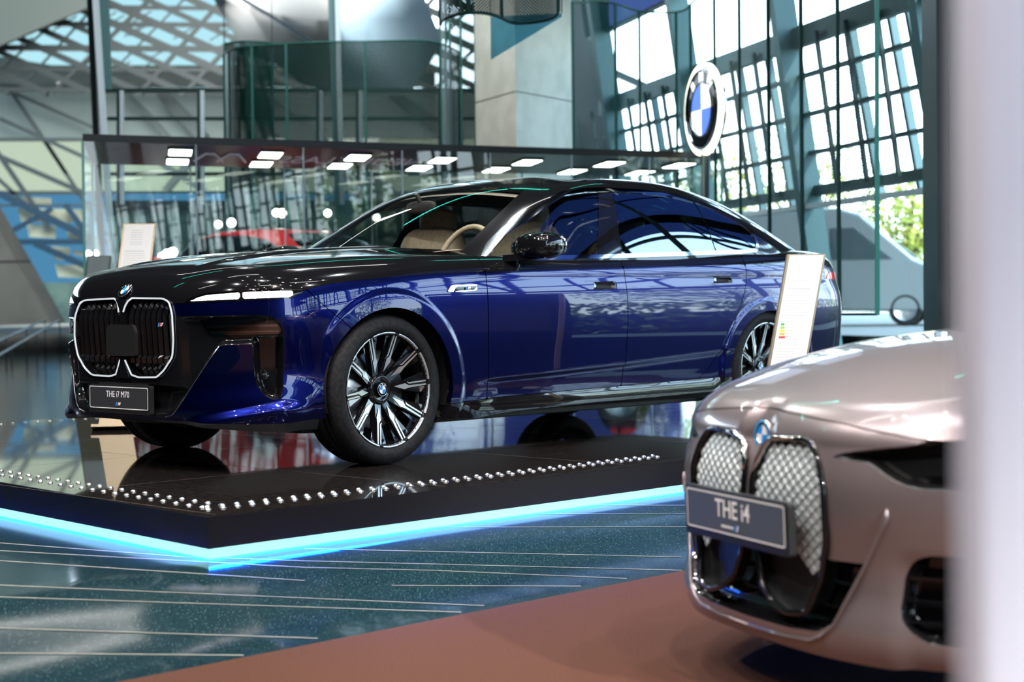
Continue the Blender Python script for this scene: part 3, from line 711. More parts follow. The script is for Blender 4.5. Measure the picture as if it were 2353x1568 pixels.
    dlo=[(1.655,1.0),(1.80,1.108),(1.95,1.196),(2.16,1.297),(2.30,1.365),(2.42,1.412),(2.60,1.438),(2.80,1.450),(3.12,1.452),(3.40,1.442),(3.68,1.413),(3.86,1.378),(4.0,1.325),(4.13,1.262),(4.17,1.21),(4.15,1.13),(4.10,1.092),(3.9,1.078),(2.75,1.036)]
    dlo=rnd(dlo,.02,3)
    sd_=psdf(dlo,gx,gz);sd_=np.where((U>L[2]+.01)&(U<L[9])&(gy>.5),sd_,-1)
    u2=L[2];wsx=np.minimum.reduce([(u2-U)*3.0-.012,Lr[2]-Tt,Tt-.02])
    rwx=np.minimum.reduce([(U-L[8]-.03)*3.0,Lr[2]-Tt,Tt-.02])
    f=np.minimum.reduce([-sd_,-wsx,-rwx])
    p=Part();p.trim(G,f,Bk,.02);p.build('roof',root,'gloss black roof and pillars')
    p=Part();p.trim(G,np.where(Tt>Lr[2]-.02,.5,-.5)+0*U,M['liner'],0,disp=-.035+0*U);p.build('headliner',root)
    p=Part();p.trim(G,wsx-.001,M['glassfront'],0,disp=-.002+0*U);p.build('windscreen',root)
    p=Part();p.trim(G,rwx-.001,M['glassdark'],0,disp=-.002+0*U);p.build('rear_window',root)
    p1=np.interp(gz,[1.0,1.45],[2.50,2.72]);p2=np.interp(gz,[1.03,1.45],[2.735,2.83]);p3=np.interp(gz,[1.09,1.41],[3.60,3.64])
    p3=np.interp(gz,[1.09,1.41],[3.665,3.64])
    sgl=sd_-.024
    for sd in (0,1):
        mk=dict(mirror=bool(sd),both=not sd)
        p=Part();p.trim(G,np.minimum(sd_-.001,-sgl),M['wtrim'],.006,disp=.005+0*U,**mk);p.build('window_trim',root,'shiny dark frame around the side windows')
        p=Part();p.trim(G,np.minimum(sgl,p1-gx),M['glassside'],0,disp=-.001+0*U,**mk);p.build('side_window',root)
        p=Part();p.trim(G,np.minimum.reduce([sgl,gx-p2,p3-gx-.006]),M['glassdark'],0,disp=-.001+0*U,**mk);p.build('side_window',root)
        p=Part();p.trim(G,np.minimum(sgl,gx-p3-.004),M['glassdark'],0,disp=-.001+0*U,**mk);p.build('quarter_window',root)
        p=Part();p.trim(G,np.minimum.reduce([sgl,gx-p1,p2-gx]),Bk,0,disp=.001+0*U,**mk)
        p.build('door_pillar',root)
        for pp in (p1,p2,p3): p=Part();p.trim(G,np.minimum(sgl,.0035-np.abs(gx-pp)),M['darkchrome'],.004,disp=.003+0*U,**mk);p.build('pillar_trim',root)
        sg=-1 if sd==0 else 1
        m=Part();m.ball((1.86,sg*1.06,1.085),(.105,.125,.072),Bk,24,14,pw=.72);m.bar((1.86,sg*1.12,1.035),(1.80,sg*.88,1.02),.09,.035,Bk)
        m.ball((1.86,sg*.99,1.075),(.085,.10,.055),Bk,16,10,pw=.8);mo_=m.build('door_mirror',root)
        g=Part();g.ball((1.958,sg*1.065,1.088),(.012,.10,.055),M['chrome'],20,8,pw=.7);g.build('mirror_glass',mo_)
        g=Part();g.tube([(1.79,sg*.96,1.068),(1.765,sg*1.03,1.068),(1.772,sg*1.10,1.070),(1.80,sg*1.16,1.072)],.004,M['darkchrome']);g.build('mirror_trim',mo_)
    # ---- wheels
    for x,yy,sg,st,ro in ((.89,.825,-1,.03,.10),(.89,.825,1,.03,0),(4.105,.83,-1,0,.25),(4.105,.83,1,0,0)):
        wheel(root,x,sg*yy,sg,steer=st,rot=ro,full=True,zh=.368)
    # ---- cabin
    p=Part();p.box((1.75,0,1.02),(.5,1.3,.05),M['darktrim']);p.add([(1.42,-.72,1.055),(1.42,.72,1.055),(1.62,.74,1.072),(1.62,-.74,1.072)],[(0,1,2,3)],M['beige']);p.build('dashboard',root)
    for yy in (-.38,.38):
        s=Part();s.ball((2.46,yy,1.06),(.085,.26,.20),M['beige'],18,12,mx=T(2.46,yy,1.06)@RY(.22)@T(-2.46,-yy,-1.06),pw=.6);so=s.build('front_seat',root)
        s=Part();s.ball((2.52,yy,1.285),(.055,.14,.085),M['beige'],18,12,pw=.6);s.bar((2.52,yy-.06,1.16),(2.52,yy-.06,1.25),.012,.012,M['chrome']);s.bar((2.52,yy+.06,1.16),(2.52,yy+.06,1.25),.012,.012,M['chrome']);s.build('headrest',so)
    for yy in (-.38,.38):
        s=Part();s.ball((3.75,yy,1.05),(.09,.27,.22),M['beige'],18,12,pw=.6);s.ball((3.78,yy,1.26),(.05,.14,.08),M['beige'],18,12,pw=.6);s.build('rear_seat',root)
    s=Part();cx=Matrix.Translation((1.98,-.38,1.05))@RY(math.radians(-65));s.tube([tuple(cx@Vector((.185*math.cos(a*math.pi/16),.185*math.sin(a*math.pi/16),0))) for a in range(32)],.016,M['beige'],8,closed=True);s.bar(cx@Vector((0,-.17,0)),cx@Vector((0,.17,0)),.05,.02,M['darktrim']);s.build('steering_wheel',root)
    s=Part();s.ball((2.02,0,1.345),(.02,.12,.035),M['darktrim'],16,10,pw=.6);s.bar((2.02,0,1.36),(1.98,0,1.42),.02,.02,M['darktrim']);s.build('rear_view_mirror',root)
    s=Part();s.tube([(1.45,-.1,1.075),(1.52,-.5,1.06),(1.50,.0,1.085)],.008,M['blackplastic']);s.build('wiper',root)
    return root
def build_coupe(loc,th):
    root=empty('coupe',loc,th,'bronze grey coupe nose with honeycomb kidneys, parked on the brown carpet','car')
    B=coupe();P_=M['taupe'];Bk=M['black']
    ss=np.unique(np.concatenate([np.linspace(0,1.2,200),np.linspace(1.2,2.1,70),np.linspace(2.1,B.L,110)]))
    V,S=B.grid(ss,nv=84,nr=16,nf=26);X=V[...,0].copy();Z=V[...,2].copy();N=-gnorm(V)
    rows=np.arange(V.shape[1])[None,:]+0*S
    fa=1-np.sqrt(((X-.84)/.385)**2+((Z-.34)/.385)**2);ra=1-np.sqrt(((X-3.70)/.385)**2+((Z-.34)/.375)**2)
    dA=np.where(S<3,.010*(1-sm(.17,.24,-fa))*sm(1.0,1.15,S),0)+np.where(S>3.4,.010*(1-sm(.17,.24,-ra)),0)
    dA-=.012*sm(.47,.40,Z)*sm(.52,.60,S)*(1-sm(.85,.95,S))*(rows<84)
    V=V+N*dA[...,None];V[...,1]=np.where(V[...,1]<1e-6,0,V[...,1])
    arch=np.minimum(-fa*.385,-ra*.375);vv=np.where(rows<97,1.,-1.)
    kid=rnd([(.022,.600),(.032,.640),(.062,.688),(.085,.706),(.235,.712),(.275,.703),(.305,.668),(.338,.60),(.342,.47),(.318,.36),(.275,.272),(.20,.262),(.13,.280),(.075,.315),(.040,.39),(.022,.50)],.016)
    sdK=np.where(rows<98,psdf(kid,S,Z),-1)
    mou=rnd([(-.3,.415),(.30,.415),(.462,.418),(.372,.262),(.318,.232),(.20,.222),(-.3,.218)],.012)
    sdM=psdf(mou,S,Z)*vv;sdM=np.where(rows<95,psdf(mou,S,Z),-1)
    hl=rnd([(.335,.675),(.41,.692),(.567,.713),(.66,.727),(.86,.735),(.98,.735),(.96,.68),(.88,.628),(.75,.612),(.625,.610),(.567,.618),(.52,.638),(.47,.665)],.012)
    sdH=np.where(rows<99,psdf(hl,S,Z),-1)
    ven=rnd([(.555,.30),(.566,.40),(.590,.437),(.63,.452),(.78,.452),(.80,.40),(.79,.27),(.72,.235),(.63,.238),(.585,.262)],.02)
    sdV=np.where(rows<95,psdf(ven,S,Z),-1)
    hg=np.interp(S,[0,.07,.166,.376,.488,.60,.66,1.0,1.6,2.3],[.778,.777,.772,.758,.744,.731,.728,.745,.84,.92])
    up=Z-hg; up=np.where(rows>=100,np.maximum(up,.02),up)
    gF=2.12;gB=3.25;gR=4.2
    f=np.minimum.reduce([-up-.0025,-sdK,-sdM,-sdH,-sdV,arch,1.36-S])
    p=Part();p.trim(V,f,P_,.02);p.build('front_bumper',root)
    p=Part();p.trim(V,np.minimum.reduce([up-.0015,-sdH,np.where(rows>=100,1.62-V[...,0],1),2.12-S]),P_,.02);p.build('bonnet',root)
    # recessed black
    p=Part();p.trim(V,np.minimum(sdM,-sdK),Bk,.03,disp=-.05*sm(0,.02,sdM))
    for zb in (.30,.36):
        p.trim(V,np.minimum.reduce([sdM-.004,-sdK-.006,.0035-np.abs(Z-zb)]),Bk,.02,disp=-.020+0*S)
    p.build('lower_intake',root)
    for sd in (0,1):
        sg=-1 if sd==0 else 1;mk=dict(mirror=bool(sd),both=not sd)
        p=Part();p.trim(V,sdV,Bk,.03,disp=-.06*sm(0,.02,sdV),**mk)
        for zb in (.29,.34,.39): p.trim(V,np.minimum(sdV-.004,.004-np.abs(Z-zb)),Bk,.03,disp=-.014+0*S,**mk)
        p.build('side_vent',root)
        p=Part();p.trim(V,sdH-.002,M['lampglass'],0,disp=-.004+0*S,**mk);ho=p.build('headlight',root)
        p=Part();p.trim(V,sdH,M['blackplastic'],0,disp=-.035*sm(0,.02,sdH),**mk);p.build('lamp_housing',ho)
        q=B.O(np.array([.72]))[0];p=Part();p.ball((q[0]+.06,sg*(q[1]-.03),.665),(.035,.035,.03),M['darkchrome'],18,10);p.trim(V,np.minimum(sdH-.02,.003-np.abs(Z-.64-.08*(S-.6))),M['chrome'],.01,disp=-.02+0*S,**mk);p.build('lamp_projector',ho)
        def pt(a,b,d):
            O=B.O(np.array([a]))[0];nn=B.Nn(np.array([a]))[0];I=B.inset(np.array([a]),np.array([b]))[0];q=O-nn*(I-d);return (q[0],sg*q[1],b)
        p=Part();p.tube([pt(a,b,.002) for a,b in [(.528,.560),(.526,.535),(.512,.510),(.462,.418),(.372,.256),(.330,.222),(.285,.203),(.16,.196),(0,.194)]],[.002,.007,.006,.005,.005,.006,.006,.005,.005],P_,8);p.build('bumper_crease',root)
        # kidney
        e=empty('kidney_grille',(0,0,0));e.parent=root
        def kp(a,b,d): return pt(a,b,d)
        p=Part();p.tube([kp(a,b,.006) for a,b in kid],.009,Bk,8,closed=True);p.build('grille_surround',e)
        p=Part();p.tube([kp(a,b,.012) for a,b in [(.20,.713),(.10,.708),(.062,.690),(.034,.642),(.024,.612)]],[.004,.008,.010,.009,.004],M['chrome'],8);p.build('grille_trim',e,'bright chrome corner piece of the kidney')
        n=len(kid);ou=kid if sg<0 else kid
        p=Part();p.add([kp(a,b,.002) for a,b in kid]+[kp(a,b,-.025) for a,b in kid],[(i,(i+1)%n,n+(i+1)%n,n+i) for i in range(n)],M['blackplastic'],False)
        p.add([kp(a,b,-.025) for a,b in kid],[tuple(range(n))],M['blackplastic'],False);p.build('grille_backing',e)
        # honeycomb panes: bright facets
        g=Part();d=.0185
        kk=np.array(kid)
        for i in range(-2,40):
            for j in range(-2,60):
                cx=.02+i*d*2+(j%2)*d;cz=.26+j*d*.82
                s0=float(psdf(kk,np.array([[cx]]),np.array([[cz]]))[0,0])
                if s0<.010 or cz<.42-.5*max(0,cx-.20): continue
                r=.0158 if s0>.016 else .011
                c=kp(cx,cz,.0);dirs=[(1,0),(.55,.78),(-.55,.78),(-1,0),(-.55,-.78),(.55,-.78)]
                dirs=[(1,0),(.1,.98),(-.1,.98),(-1,0),(-.1,-.98),(.1,-.98)]
                Vv=[kp(max(cx+a*r,.002),cz+b*r*.82,-.004) for a,b in dirs]+[kp(max(cx+a*r*.75,.002),cz+b*r*.75,-.0015) for a,b in dirs]
                g.add(Vv,[(k,(k+1)%6,6+(k+1)%6,6+k) for k in range(6)]+[(6,7,8,9,10,11)],M['hex'],False)
        g.build('grille_mesh',e,'silvery diamond pattern of the kidney')
    pc=.012;plate(root,basis((-.036,0,.492),(0,-1,0),(-.03,0,1),(-1,0,-.03)),[('THE i4',.068,-.005,.012,.0008)],M['plate2'])
    pl=[c for c in root.children if c.name.startswith('number_plate')][-1]
    lg=Part();mx=basis((-.0395,0,.492-.033),(0,-1,0),(0,0,1),(-1,0,0))
    for k in range(9): lg.prism([(-.062+k*.0072,-.0035),(-.057+k*.0072,-.0035),(-.057+k*.0072,.0035),(-.062+k*.0072,.0035)],0,.0005,M['white'],mx)
    for k,c in enumerate(('mlight','mdark','white')): lg.prism([(.006+k*.006,-.008),(.012+k*.006,-.008),(.017+k*.006,.008),(.011+k*.006,.008)],0,.0005,M[c],mx)
    lg.build('plate_logo',pl)
    q=V[0,84-3];nn=(-gnorm(V))[0,84-3]
    j=int(np.argmin(np.abs(V[0,:100,2]-.712)));q=V[0,j];nn=(-gnorm(V))[0,j];nv=Vector((nn[0],0,nn[2])).normalized();yv=Vector((-nv.z*0+nv.z,0,-nv.x)) if nv.z>0 else Vector((0,0,1))
    em=Part();roundel(em,.041,basis((q[0]+nv.x*.004,0,q[2]+nv.z*.004),yv.cross(nv),yv,nv),False)
    em.lathe([(.0385,.005),(.0355,.006),(.0325,.005)],M['mlight'],40,basis((q[0]+nv.x*.004,0,q[2]+nv.z*.004),yv.cross(nv),yv,nv));em.build('bonnet_emblem',root)
    for sd in (0,1):
        mk=dict(mirror=bool(sd),both=not sd);tp=np.where(rows<97,1.,-1.)
        for nm,a,b in (('front_fender',1.365,2.12),('front_door',2.125,3.25),('rear_door',3.255,4.2),('rear_quarter',4.205,5.3)):
            p=Part();p.trim(V,np.minimum.reduce([S-a,b-S,tp if nm!='front_fender' else -up-.002,arch]),P_,.02,**mk);p.build(nm,root)
    p=Part();p.trim(V,np.minimum(S-5.3,tp),P_,.02);p.build('rear_bumper',root)
    p=Part();p.trim(V,np.minimum(V[...,0]-3.9,np.where(rows>=95,1.,-1.)),P_,.02);p.build('boot_lid',root)
    p=Part();p.box((2.4,0,.22),(4.2,1.4,.12),M['blackplastic']);p.box((.33,0,.235),(.45,.9,.08),M['blackplastic']);p.build('underbody',root,bevel=.02)
    simple_house(root,lambda x,y,z:(x*.885-.02,y*.96,.93+(z-1.0)*.94),P_,B)
    for x,sg in ((.84,-1),(.84,1),(3.70,-1),(3.70,1)): wheel(root,x,sg*.80,sg,R=.335,rim=.24,wd=.23,full=(x<2),zh=.335)
    return root
def simple_house(root,fn,body,B,glass='glassdark',topmat=None):
    """greenhouse, seats-less cabin for the other cars"""
    cols=[[fn(*q) for q in c] for c in GH]
    f_=colsurf(cols);f0=colsurf(GH);us=np.linspace(0,1,90);ts=np.linspace(0,1,44);G=f_(us,ts);G0=f0(us,ts)
    for g in (G,G0): g[0,:,1]=0;g[-1,:,1]=0
    G[...,1]=np.maximum(G[...,1],0)
    U=np.repeat(us[:,None],44,1);Tt=np.repeat(ts[None],90,0);L=f0.L;Lr=f0.Lr
    gx,gy,gz=G0[...,0],G0[...,1],G0[...,2]
    dlo=rnd([(1.70,1.03),(1.95,1.19),(2.16,1.29),(2.42,1.40),(2.80,1.435),(3.40,1.425),(3.86,1.36),(4.10,1.25),(4.13,1.13),(3.9,1.09),(2.75,1.05)],.02,3)
    sd_=np.where((U>L[2]+.01)&(U<L[9])&(gy>.5),psdf(dlo,gx,gz),-1)
    wsx=np.minimum.reduce([(L[2]-U)*3-.012,Lr[2]-Tt,Tt-.02]);rwx=np.minimum.reduce([(U-L[8]-.03)*3,Lr[2]-Tt,Tt-.02])
    p=Part();p.trim(G,np.minimum.reduce([-sd_,-wsx,-rwx]),topmat or body,.02);p.build('roof',root)
    p=Part();p.trim(G,wsx,M[glass],0);p.build('windscreen',root)
    p=Part();p.trim(G,rwx,M[glass],0);p.build('rear_window',root)
    bp=np.abs(gx-2.75)-.05
    for sd in (0,1):
        mk=dict(mirror=bool(sd),both=not sd)
        for a in (1,-1):
            p=Part();p.trim(G,np.minimum.reduce([sd_-.012,(gx-2.75)*a-.05]),M[glass],0,**mk);p.build('side_window',root)
        p=Part();p.trim(G,np.minimum(sd_,-np.minimum(sd_-.012,bp)),M['black'],0,**mk);p.build('window_trim',root)
        sg=-1 if sd==0 else 1;c=fn(1.86,sg*1.02,1.09);m=Part();m.ball(c,(.09,.11,.07),body,16,10,pw=.7);m.bar(c,(c[0]-.03,c[1]-sg*.2,c[2]-.05),.05,.03,M['black']);m.build('door_mirror',root)
    p=Part()
    for yy in (-.36,.36):
        a=fn(2.5,yy,1.1);p.ball(a,(.08,.2,.18),M['darktrim'],12,8,pw=.6);a=fn(3.7,yy,1.08);p.ball(a,(.08,.22,.2),M['darktrim'],12,8,pw=.6)
    p.build('seats',root)
def build_plain_car(loc,th,paint,label,xs=.86,zs=1.12,roofz=1.64,name='car',house=True,cat='car'):
    root=empty(name,loc,th,label,cat)
    B=sedan();ss=np.linspace(0,B.L,170);V,S=B.grid(ss,nv=26,nr=8,nf=10)
    X=V[...,0].copy();Z=V[...,2].copy();V[...,0]*=xs;V[...,2]*=zs;rows=np.arange(V.shape[1])[None,:]+0*S
    fa=1-np.sqrt(((X-.90)/.42)**2+((Z-.36)/.40)**2);ra=1-np.sqrt(((X-4.105)/.43)**2+((Z-.36)/.38)**2);arch=np.minimum(-fa,-ra)
    V[...,1]=np.where(V[...,1]<1e-6,0,V[...,1])
    lamp=np.where(rows<30,psdf([(.45,.70),(.95,.72),(1.05,.80),(.6,.79)],S,Z),-1)
    tail=np.where(rows<30,psdf([(5.7,.80),(6.6,.80),(6.6,.90),(5.7,.92)],S,Z),-1)
    gr=np.where(rows<30,psdf([(-.1,.40),(.35,.40),(.38,.70),(-.1,.72)],S,Z),-1)
    low=Z-.33
    p=Part();p.trim(V,np.minimum.reduce([arch,-lamp,-tail,-gr,low,np.where(rows<34,1.,-1)]),paint,.02);p.build('body_side',root)
    p=Part();p.trim(V,np.minimum.reduce([arch,-low,.9+0*S]),M['blackplastic'],.02);p.build('lower_cladding',root)
    p=Part();p.trim(V,np.minimum(np.where(rows>=33,1.,-1),1.75-X),paint,0);p.build('bonnet',root)
    p=Part();p.trim(V,np.minimum(np.where(rows>=33,1.,-1),X-4.5),paint,0);p.build('tailgate',root)
    p=Part();p.trim(V,gr,M['blackplastic'],.02,disp=-.01+0*S);p.build('grille',root)
    for sd in (0,1):
        mk=dict(mirror=bool(sd),both=not sd)
        p=Part();p.trim(V,lamp,M['lampw'],0,**mk);p.build('headlight',root)
        p=Part();p.trim(V,tail,M['taillight'],0,**mk);p.build('tail_light',root)
    if house: simple_house(root,lambda x,y,z:(x*xs,y,1.0*zs+(z-1.0)*(roofz-zs)/.543),paint,B)
    p=Part();p.box((2.6*xs,0,.33),(4.2*xs,1.4,.2),M['blackplastic']);p.build('underbody',root)
    for x,sg in ((.89,-1),(.89,1),(4.105,-1),(4.105,1)): wheel(root,x*xs,sg*.82,sg,R=.365,rim=.255,wd=.23,full=False,zh=.365)
    return root
# ================= materials of the place =================
def terrazzo():
    m=mat('dark teal terrazzo',(.03,.07,.075),.11,0,.5);n=m.node_tree;b=n.nodes['Principled BSDF'];t=n.nodes.new('ShaderNodeTexCoord')
    v=n.nodes.new('ShaderNodeTexVoronoi');v.inputs['Scale'].default_value=95;r=n.nodes.new('ShaderNodeValToRGB');x=n.nodes.new('ShaderNodeTexNoise');x.inputs['Scale'].default_value=120;x.inputs['Detail'].default_value=4
    r2=n.nodes.new('ShaderNodeValToRGB');mx=n.nodes.new('ShaderNodeMixRGB');mx.blend_type='MIX'
    for a in (v,x): n.links.new(t.outputs['Object'],a.inputs['Vector'])
    n.links.new(v.outputs['Distance'],r.inputs[0]);r.color_ramp.elements[0].position=.10;r.color_ramp.elements[0].color=(1,1,1,1);r.color_ramp.elements[1].position=.17;r.color_ramp.elements[1].color=(0,0,0,1)
    n.links.new(x.outputs['Fac'],r2.inputs[0]);r2.color_ramp.elements[0].position=.38;r2.color_ramp.elements[0].color=(.004,.014,.018,1);r2.color_ramp.elements[1].position=.66;r2.color_ramp.elements[1].color=(.014,.042,.050,1)
    n.links.new(r.outputs[0],mx.inputs[0]);n.links.new(r2.outputs[0],mx.inputs[1]);mx.inputs[2].default_value=(.16,.26,.26,1);n.links.new(mx.outputs[0],b.inputs['Base Color'])
    return m
M['terrazzo']=terrazzo()
M['inlay']=mat('pale metal inlay',(.55,.52,.45),.3,.4)
M['carpet']=noisy(mat('brown carpet',(.14,.07,.05),.9,0,.1),260,(.050,.021,.013),(.120,.052,.033),.35,.65,4,bump=.6)
M['deck']=noisy(mat('black gloss tiles',(.02,.018,.017),.055,0,.5,.6,.02),30,(.014,.012,.012),(.030,.025,.023))
M['fascia']=mat('black fascia',(.008,.008,.009),.25)
M['glow']=mat('lit edge strip',(.1,.2,.2),.4,emit=(.40,.88,.80),es=.95)
M['glowblue']=mat('blue under glow',(.1,.3,1),.4,emit=(.02,.30,1),es=6)
M['stud']=mat('steel stud',(.85,.82,.80),.22,1)
M['steel']=mat('blue grey steel',(.09,.19,.21),.45,.1)
M['steeld']=mat('dark steel',(.025,.050,.052),.4,.2)
M['steelw']=mat('pale steel',(.62,.72,.80),.4,.1)
M['concrete']=noisy(mat('concrete',(.5,.5,.45),.8),3,(.48,.49,.43),(.56,.56,.50),detail=6)
M['concd']=noisy(mat('grey concrete',(.10,.10,.095),.7),.6,(.036,.036,.033),(.050,.049,.045),detail=6)
M['slab']=mat('greenish grey cladding',(.22,.27,.26),.6)
M['greyroof']=mat('grey ceiling cladding',(.24,.23,.23),.45,.1)
M['hallceil']=mat('hall ceiling',(.035,.045,.05),.5)
M['screen']=mesh_screen('dark green perforated metal',(.002,.024,.021),.034,.030,.40)
M['screen2']=mesh_screen('perforated metal curtain',(.012,.10,.11),.030,.026,-.22)
M['scr_edge']=mat('screen seam',(.008,.085,.075),.5)
M['panel']=mat('light panel',(1,1,1),.4,emit=(.93,1,.86),es=5)
M['sblue']=mat('backlit blue',(.1,.2,.7),.4,emit=(.10,.22,.80),es=.9);M['swhite']=mat('backlit white',(.9,.9,.9),.4,emit=(1,1,.96),es=1.3)
M['canopy']=mat('black canopy',(.012,.012,.014),.38)
M['dimglass']=thin_glass('reflection dimming glass',(.010,.016,.045),.03,fr=.4)
M['glass']=thin_glass('showcase glass',(.90,.96,.95),.02,fr=.7)
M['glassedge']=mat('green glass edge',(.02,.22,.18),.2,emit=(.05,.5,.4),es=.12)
M['facglass']=thin_glass('facade glass',(.90,.99,.99),.01,fr=.25)
M['sail']=thin_glass('blue sail glass',(.34,.60,.72),.03,fr=.5)
M['warmglass']=thin_glass('warm tinted glass',(.088,.092,.066),.02,fr=.2)
M['tealglass']=thin_glass('teal roof glass',(.085,.125,.125),.01,fr=.2)
M['blueglass']=thin_glass('blue tinted glass',(.012,.036,.060),.04,fr=.4)
M['post']=mat('pale lilac post',(.80,.76,.86),.4,.0)
M['darkpost']=mat('dark metal column',(.035,.042,.045),.35,.5)
M['sheet']=mat('white printed sheet',(.80,.79,.77),.5);M['ink']=mat('grey print',(.45,.45,.45),.6)
M['bronze']=mat('champagne metal stand',(.35,.29,.20),.35,.5)
M['hex']=mat('silver grille facets',(.50,.56,.57),.42,.35)
M['lampw']=mat('clear lamp',(.9,.9,.9),.1,coat=1)
M['van']=mat('silver van paint',(.32,.36,.37),.35,.4,coat=.6)
M['vanglass']=mat('van glass',(.06,.08,.09),.08,coat=1)
M['bluecar']=mat('violet blue paint',(.03,.04,.30),.3,.3,.5,1)
M['spot']=mat('ceiling spot',(1,1,1),.5,emit=(1,.90,.80),es=90)
M['bulb']=mat('round lamp',(1,1,1),.5,emit=(1,.97,.86),es=9)
M['ringlight']=mat('lit ring',(1,1,.9),.5,emit=(1,1,.78),es=2.2)
M['leaf']=noisy(mat('yellow green leaves',(.4,.45,.06),.6),1.5,(.28,.34,.04),(.62,.58,.10))
M['bark']=mat('bark',(.10,.08,.06),.8)
M['ground']=mat('pale paving outside',(.15,.16,.15),.8)
M['skyglow']=mat('bright',(1,1,1))
# ================= the room =================
FZ=0.0
FLZ=.14
edge=[ground(270,1568),ground(1570,1312)]
e0,e1=edge;ed=(e1-e0).normalized();nrm=Vector((-ed.y,ed.x,0))   # nrm points away from the camera
RW=.93
def floorz(v):
    d=(Vector((v.x,v.y,0))-e0).dot(nrm);t=min(1,max(0,d/RW));return FLZ*t*t*(3-2*t)
def fground(px,py):
    d=ray(px,py);lo_,hi_=0.,60.
    o=Vector((0,0,CAMZ));f=lambda t:(o+d*t).z-floorz(o+d*t)
    lo_=.5;hi_=200
    for k in range(60):
        m=(lo_+hi_)/2
        if f(m)>0: lo_=m
        else: hi_=m
    v=o+d*lo_;v.z=floorz(v);return v
fl=Part()
a0=e0-ed*40;a1=e1+ed*7;b0_=a0+nrm*RW;b1_=a1+nrm*RW
NR=20;V=[]
for k in range(NR+1):
    for a in (a0,a1): v=a+nrm*(RW*k/NR);V.append((v.x,v.y,floorz(v)))
v=b0_+nrm*.05;w=b1_+nrm*.05;V+=[(v.x,v.y,FLZ),(w.x,w.y,FLZ)]
fl.add(V,[(2*k,2*k+1,2*k+3,2*k+2) for k in range(NR+1)],M['terrazzo'],True)
far_=[b0_+nrm*.05,b1_+nrm*.05,b1_+Vector((2.5,2.5,0)),Vector((5.2,18,0)),Vector((1.9,29,0)),Vector((1.75,110,0)),Vector((-60,110,0)),Vector((-60,b0_.y,0))]
fl.add([(v.x,v.y,FLZ) for v in far_],[tuple(range(len(far_)))],M['terrazzo'],False)
fl.add([(a0.x,a0.y,0),(-30,-14,0),(12,-14,0),(a1.x,a1.y,0)],[(0,1,2,3)],M['carpet'],False)
def inlay(a,b,w=.010,mt=None):
    pts=[fground(a[0]+(b[0]-a[0])*k/14,a[1]+(b[1]-a[1])*k/14) for k in range(15)]
    for p_,q_ in zip(pts[:-1],pts[1:]):
        d=(q_-p_);n=Vector((-d.y,d.x,0)).normalized()*w/2;u=Vector((0,0,.0012))
        fl.add([tuple(v) for v in (p_-n+u,q_-n+u,q_+n+u,p_+n+u)],[(0,1,2,3)],mt or M['inlay'],False)
for a,b in [((-300,1226),(427,1281)),((-300,1250),(700,1305)),((-300,1270),(700,1335.3)),((-300,1333),(1113,1393)),((-300,1363),(1060,1408)),((-300,1435),(730,1468)),((427,1281),(700,1290)),((700,1305),(1000,1312)),((700,1262),(1567,1281)),((700,1290),(1567,1311.5)),((1000,1312),(1440,1330.6)),((1019,1212.6),(1700,1211)),((1366,1162),(1700,1162)),((1230,1182),(1700,1182)),((900,1346.5),(1335,1348)),((-300,1500),(560,1507))]: inlay(a,b)
fl.build('floor',kind='structure')
g=Part();g.add([(-80,-60,-.03),(120,-60,-.03),(120,120,-.03),(-80,120,-.03)],[(0,1,2,3)],M['ground'],False);g.build('pavement',kind='structure')
# ================= platform =================
TH=.8147;C_,S_=math.cos(TH),math.sin(TH);X0,Y0=-.596,7.9645
def cw(lx,ly,z=0): # car frame (x rearwards, y to the visible side) to world
    a,b=lx-.89,ly-.95
    return Vector((X0+a*C_+b*S_,Y0+a*S_-b*C_,z))
PT=.30
pc=[cw(-.884,1.893),cw(6.9,2.06),cw(6.9,-3.62),cw(-.384,-3.60)]
plat=empty('display_platform',tuple(cw(3,-.5,0)),0,'large black gloss platform with blue lit edge carrying the blue sedan','platform')
O_=plat.location
def loc(v,z): return (v.x-O_.x,v.y-O_.y,z)
def ins(d):
    c=sum(pc,Vector())/4;out=[]
    n=len(pc)
    for i in range(n):
        a,b,e=pc[i-1],pc[i],pc[(i+1)%n];u=(b-a).normalized();v=(e-b).normalized()
        nu=Vector((-u.y,u.x,0));nv=Vector((-v.y,v.x,0));out.append(b+(nu+nv)*d/(1+nu.dot(nv)))
    return out
def ring_box(name,d0,z0,z1,mt,label=None,solid=True):
    q=ins(d0);p=Part();n=4
    p.add([loc(v,z0) for v in q]+[loc(v,z1) for v in q],[(i,(i+1)%n,n+(i+1)%n,n+i) for i in range(n)]+[(0,3,2,1),(4,5,6,7)],mt,False)
    return p.build(name,plat,label)
ring_box('deck',.0,PT-.116,PT,M['fascia'])
tp=Part();tp.add([loc(v,PT+.001) for v in ins(.006)],[(0,1,2,3)],M['deck'],False)
def seam(a,b,w=.004,m=None): 
    A=cw(*a);Bq=cw(*b);d=(Bq-A).normalized();n=Vector((-d.y,d.x,0))*w/2
    tp.add([loc(A-n,PT+.0022),loc(Bq-n,PT+.0022),loc(Bq+n,PT+.0022),loc(A+n,PT+.0022)],[(0,1,2,3)],m or M['seam'],False)
M['seam']=mat('tile joint',(.09,.075,.065),.4)
for k in range(7): seam((-.7+k*1.2,-3.5),(-.82+k*1.2,1.85))
for y in (.75,-.45,-1.65,-2.85): seam((-.78,y-.06),(6.8,y+.02))
tp.build('deck_tiles',plat)
ring_box('light_strip',.004,FLZ+.007,PT-.117,M['glow'],'pale cyan glowing edge strip')
ring_box('under_light',.006,FLZ+.0005,FLZ+.0068,M['glowblue'],'blue led line at the foot of the platform')
